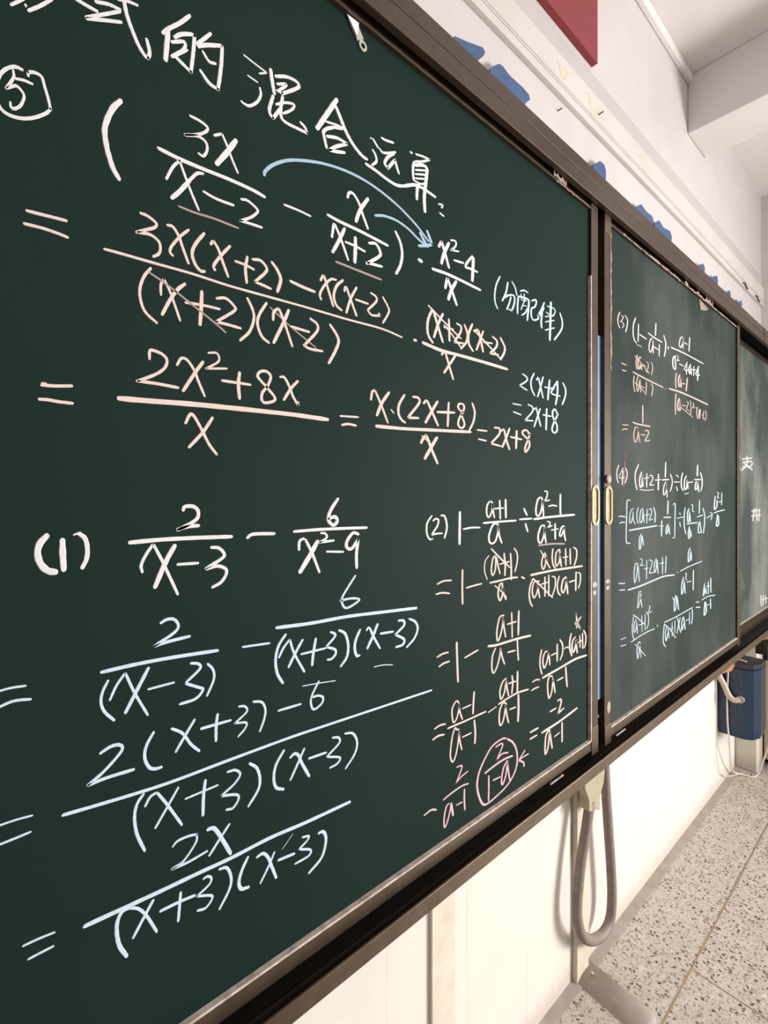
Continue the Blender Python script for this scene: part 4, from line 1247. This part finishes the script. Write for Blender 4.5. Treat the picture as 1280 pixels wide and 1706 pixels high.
rb = thing('red_board', (0.009, 0.9, 2.637), 'red board fixed high on the white wall', 'wall board')
MB().box(0.0005, 0.0185, 0.0, 1.400, 2.638, 3.00, 0.001).build('board_body', M['red'], rb)

# blue plastic letters or pieces on the wall, only their tops showing above the frame
PIECES = [
 ([(0.755, 2.29), (0.7617, 2.321), (0.8043, 2.3347), (0.8557, 2.3543), (0.8640, 2.3489), (0.8580, 2.3371), (0.841, 2.3218), (0.80, 2.29)], 'rounded blue plastic piece above the frame, leftmost in the row'),
 ([(0.878, 2.29), (0.8837, 2.3228), (0.8926, 2.3347), (0.9151, 2.3533), (0.9288, 2.3558), (0.9571, 2.3497), (1.0115, 2.3516), (1.0373, 2.3482), (1.0410, 2.3379), (1.0269, 2.325), (1.0, 2.29)], 'long rounded blue plastic bar above the frame, second from the left'),
 ([(1.365, 2.29), (1.3697, 2.3246), (1.4109, 2.3554), (1.428, 2.3575), (1.4419, 2.3551), (1.4498, 2.3423), (1.4498, 2.3206), (1.43, 2.29)], 'single blue plastic piece with a curved top, third from the left'),
 ([(1.655, 2.29), (1.6671, 2.3186), (1.7109, 2.3457), (1.7511, 2.3369), (1.8032, 2.3402), (1.8193, 2.3251), (1.80, 2.29)], 'blue plastic piece with a dipped top, left one of the touching pair'),
 ([(1.822, 2.29), (1.8247, 2.325), (1.8687, 2.3498), (1.9085, 2.3384), (1.9735, 2.3486), (1.9917, 2.3326), (1.9795, 2.30)], 'blue plastic piece with a dipped top, right one of the touching pair'),
 ([(2.26, 2.29), (2.2757, 2.3151), (2.3522, 2.3465), (2.3759, 2.3359), (2.368, 2.30)], 'small pointed blue piece, first of the four far pieces'),
 ([(2.44, 2.29), (2.4492, 2.3165), (2.5435, 2.3524), (2.5613, 2.3332), (2.5435, 2.30)], 'small pointed blue piece, second of the four far pieces'),
 ([(2.65, 2.29), (2.6624, 2.3094), (2.7499, 2.3419), (2.7599, 2.3188), (2.75, 2.29)], 'small pointed blue piece, third of the four far pieces'),
 ([(2.79, 2.29), (2.8004, 2.3094), (2.863, 2.3288), (2.8843, 2.3225), (2.9499, 2.3457), (2.9611, 2.3304), (2.93, 2.29)], 'small blue piece with two tips, last of the four far pieces'),
]
for poly, lab in PIECES:
    tag(MB().prism(poly, 'x', 0.0, 0.02).build('blue_plastic_piece', M['blue']), lab, 'wall decoration', 'blue plastic pieces along the top of the frame')

# ---------------------------------------------------------------- below the boards
tag(MB().box(0.0, 0.009, 0.706, 0.776, 0.0, 0.757, 0.001).build('flat_trunking', M['conduit_pale']), 'wide flat cream trunking strip on the tiled wall, left of the hose', 'trunking')
tag(MB().box(0.0, 0.016, 1.283, 1.352, 0.0, 0.757, 0.003).build('flat_trunking', M['conduit']), 'narrow beige trunking strip on the wall directly behind the grey hose', 'trunking')

hs = thing('corrugated_hose', (0.055, 1.30, 0.12), 'grey corrugated hose hanging in a U below the blackboard', 'hose')
MB().tube([(0.047, 1.2882, 0.5309), (0.047, 1.2891, 0.5059), (0.045, 1.2653, 0.4261), (0.043, 1.2486, 0.369), (0.042, 1.2323, 0.2806), (0.042, 1.2355, 0.2224), (0.042, 1.2653, 0.1642), (0.042, 1.3204, 0.1211), (0.042, 1.3862, 0.1005), (0.042, 1.4286, 0.1192), (0.042, 1.4405, 0.1835), (0.042, 1.4325, 0.2765), (0.042, 1.4169, 0.3899), (0.042, 1.4015, 0.5017), (0.042, 1.3938, 0.5745), (0.042, 1.3862, 0.6467), (0.042, 1.3801, 0.7437)], 0.0136, 16, 0.05, 0.0034).build('hose_body', M['hose'], hs)
sh = [(1.2403, 0.7442), (1.3577, 0.7442), (1.3556, 0.584), (1.3495, 0.5585), (1.3291, 0.5309), (1.327, 0.4921), (1.2658, 0.5125), (1.2658, 0.5432), (1.2433, 0.5819)]
co = MB().prism(sh, 'x', 0.034, 0.059)
co.build('hose_connector', M['shell'], hs, 'olive beige plastic connector at the hose top')

fd = thing('floor_cable_cover', (0.1, 1.31, 0.0), 'grey rounded cable cover on the floor running out from the wall', 'cable cover')
sec = [(-0.046, 0.0), (-0.041, 0.005), (-0.026, 0.011), (0.0, 0.0135), (0.026, 0.011), (0.041, 0.005), (0.046, 0.0)]
mb = MB()
rows = []
for i, (xx, s) in enumerate([(0.0, 1), (0.165, 1), (0.182, 0.95), (0.192, 0.82), (0.198, 0.58)]):
    yc = 1.333 - 0.012 * xx / 0.2
    rows.append([mb.bm.verts.new((xx, yc + a * s, b * (1 if i < 2 else (0.97, 0.8, 0.3)[i - 2]))) for a, b in sec])
for A, B in zip(rows, rows[1:]):
    for k in range(len(sec) - 1):
        mb.bm.faces.new((A[k], A[k + 1], B[k + 1], B[k]))
mb.bm.faces.new(rows[0]); mb.bm.faces.new(rows[-1][::-1])
for f in mb.bm.faces: f.smooth = True
mb.build('cover_shell', M['floor_duct'], fd)
MB().blob((0.035, 1.330, 0.0155), (0.0045, 0.0045, 0.005)).build('screw', M['steel'], fd)

# blue machine on the wall with its hose and cables
ma = thing('dust_machine', (0.07, 2.71, 0.265), 'dark blue metal box with black lid and hose, low on the wall', 'machine')
plan = [(0.0, 2.63), (0.098, 2.63), (0.132, 2.652), (0.148, 2.70), (0.148, 2.79), (0.0, 2.79)]
MB().prism(plan, 'z', 0.290, 0.578).build('machine_body', M['machine'], ma)
lower = [(p[0] * 0.97, 2.71 + (p[1] - 2.71) * 0.95) for p in plan]
bt = MB()
a = [bt.bm.verts.new((p[0], p[1], 0.290)) for p in plan]; b = [bt.bm.verts.new((p[0], p[1], 0.266)) for p in lower]
for i in range(6): bt.bm.faces.new((a[i], a[(i + 1) % 6], b[(i + 1) % 6], b[i]))
bt.bm.faces.new(a); bt.bm.faces.new(b[::-1])
bt.build('machine_base', M['machine'], ma)
lid = MB().prism([(p[0] * 1.0, p[1] - (0.004 if p[1] < 2.64 else 0)) for p in plan], 'z', 0.583, 0.603).build('lid', M['machine_dark'], ma)
MB().tube([(0.055, 2.65, 0.606), (0.072, 2.662, 0.612), (0.100, 2.675, 0.606)], 0.005, 8).build('lid_highlight', M['magnet'], lid)  # handle-like highlight on the lid, shaped as a pale bar
for z0 in (0.520, 0.508, 0.490):
    MB().box(0.045, 0.085, 2.6285, 2.631, z0, z0 + 0.0045).build('vent_slot', M['machine_dark'], ma)
MB().prism([(0.087 + 0.016 * math.cos(k * math.pi / 8), 0.444 + 0.016 * math.sin(k * math.pi / 8)) for k in range(16)], 'y', 2.622, 2.632).build('hose_port', M['floor_duct'], ma)
tag(MB().tube([(0.030, 2.40, 0.740), (0.020, 2.49, 0.64), (0.018, 2.58, 0.546), (0.030, 2.610, 0.498), (0.047, 2.610, 0.458), (0.066, 2.612, 0.440), (0.087, 2.625, 0.444)], 0.0125, 14, 0.05, 0.004).build('machine_hose', M['hose_beige']), 'short beige corrugated hose from the frame into the blue machine', 'hose')
tag(MB().tube([(0.046, 2.58, 0.757), (0.046, 2.615, 0.62), (0.044, 2.618, 0.554), (0.040, 2.618, 0.449), (0.042, 2.618, 0.326), (0.046, 2.63, 0.235), (0.028, 2.72, 0.10), (0.020, 2.80, 0.025), (0.045, 2.845, 0.006), (0.085, 2.86, 0.005), (0.105, 2.88, 0.03), (0.135, 2.86, 0.14), (0.170, 2.80, 0.26), (0.20, 2.74, 0.40)], 0.0034, 8).build('white_cable', M['cable']), 'thin white cable hanging down in front of the blue machine and looping over the floor', 'cable')
tag(MB().tube([(0.006, 2.585, 0.757), (0.006, 2.585, 0.30), (0.008, 2.60, 0.13), (0.010, 2.68, 0.05), (0.012, 2.78, 0.008), (0.03, 2.83, 0.005)], 0.0018, 8).build('white_cable', M['cable']), 'thin white cable running down the wall corner behind the blue machine', 'cable')
tag(MB().prism([(2.00, 0.7565), (2.30, 0.7565), (2.29, 0.690), (2.25, 0.680), (2.02, 0.716)], 'x', 0.060, 0.145).build('wooden_block', M['wood']), 'orange-brown wooden block under the lower frame, above the beige hose', 'wood')
pl = thing('power_adapter', (0.12, 2.80, 0.60), 'black plug and green socket hanging under the frame above the blue machine', 'plug')
MB().tube([(0.121, 2.81, 0.757), (0.121, 2.81, 0.685)], 0.004, 8).build('lead', M['plug'], pl)
MB().box(0.108, 0.134, 2.79, 2.83, 0.622, 0.690, 0.003).build('adapter_body', M['plug'], pl)
MB().box(0.134, 0.140, 2.80, 2.826, 0.640, 0.684, 0.002).build('socket', M['green'], pl)
MB().box(0.140, 0.156, 2.79, 2.83, 0.600, 0.690, 0.003).build('plug_body', M['plug'], pl)

cb = thing('low_cabinet', (0.35, 3.24, 0.0), 'low yellow-beige cabinet on the floor beyond the blue machine', 'cabinet')
MB().box(0.09, 0.70, 3.05, 3.44, 0.028, 0.735, 0.003).build('cabinet_body', M['cabinet'], cb)
MB().box(0.11, 0.69, 3.07, 3.43, 0.0, 0.028).build('shaded_plinth', M['machine_dark'], cb)  # shadow line under the cabinet, put into the dark base colour

# ceiling fluorescent fitting, unseen, hung low to suit the added uplight
lf = thing('ceiling_light', (2.6, 0.6, 2.68), 'white fluorescent fitting under the ceiling', 'ceiling light')
MB().box(2.50, 2.70, -0.02, 1.22, 2.68, 2.72, 0.004).build('fitting_body', M['window'], lf)
for y0 in (0.2, 1.0):
    MB().tube([(2.6, y0, 2.72), (2.6, y0, 3.08)], 0.008, 8).build('hanging_rod', M['window'], lf)
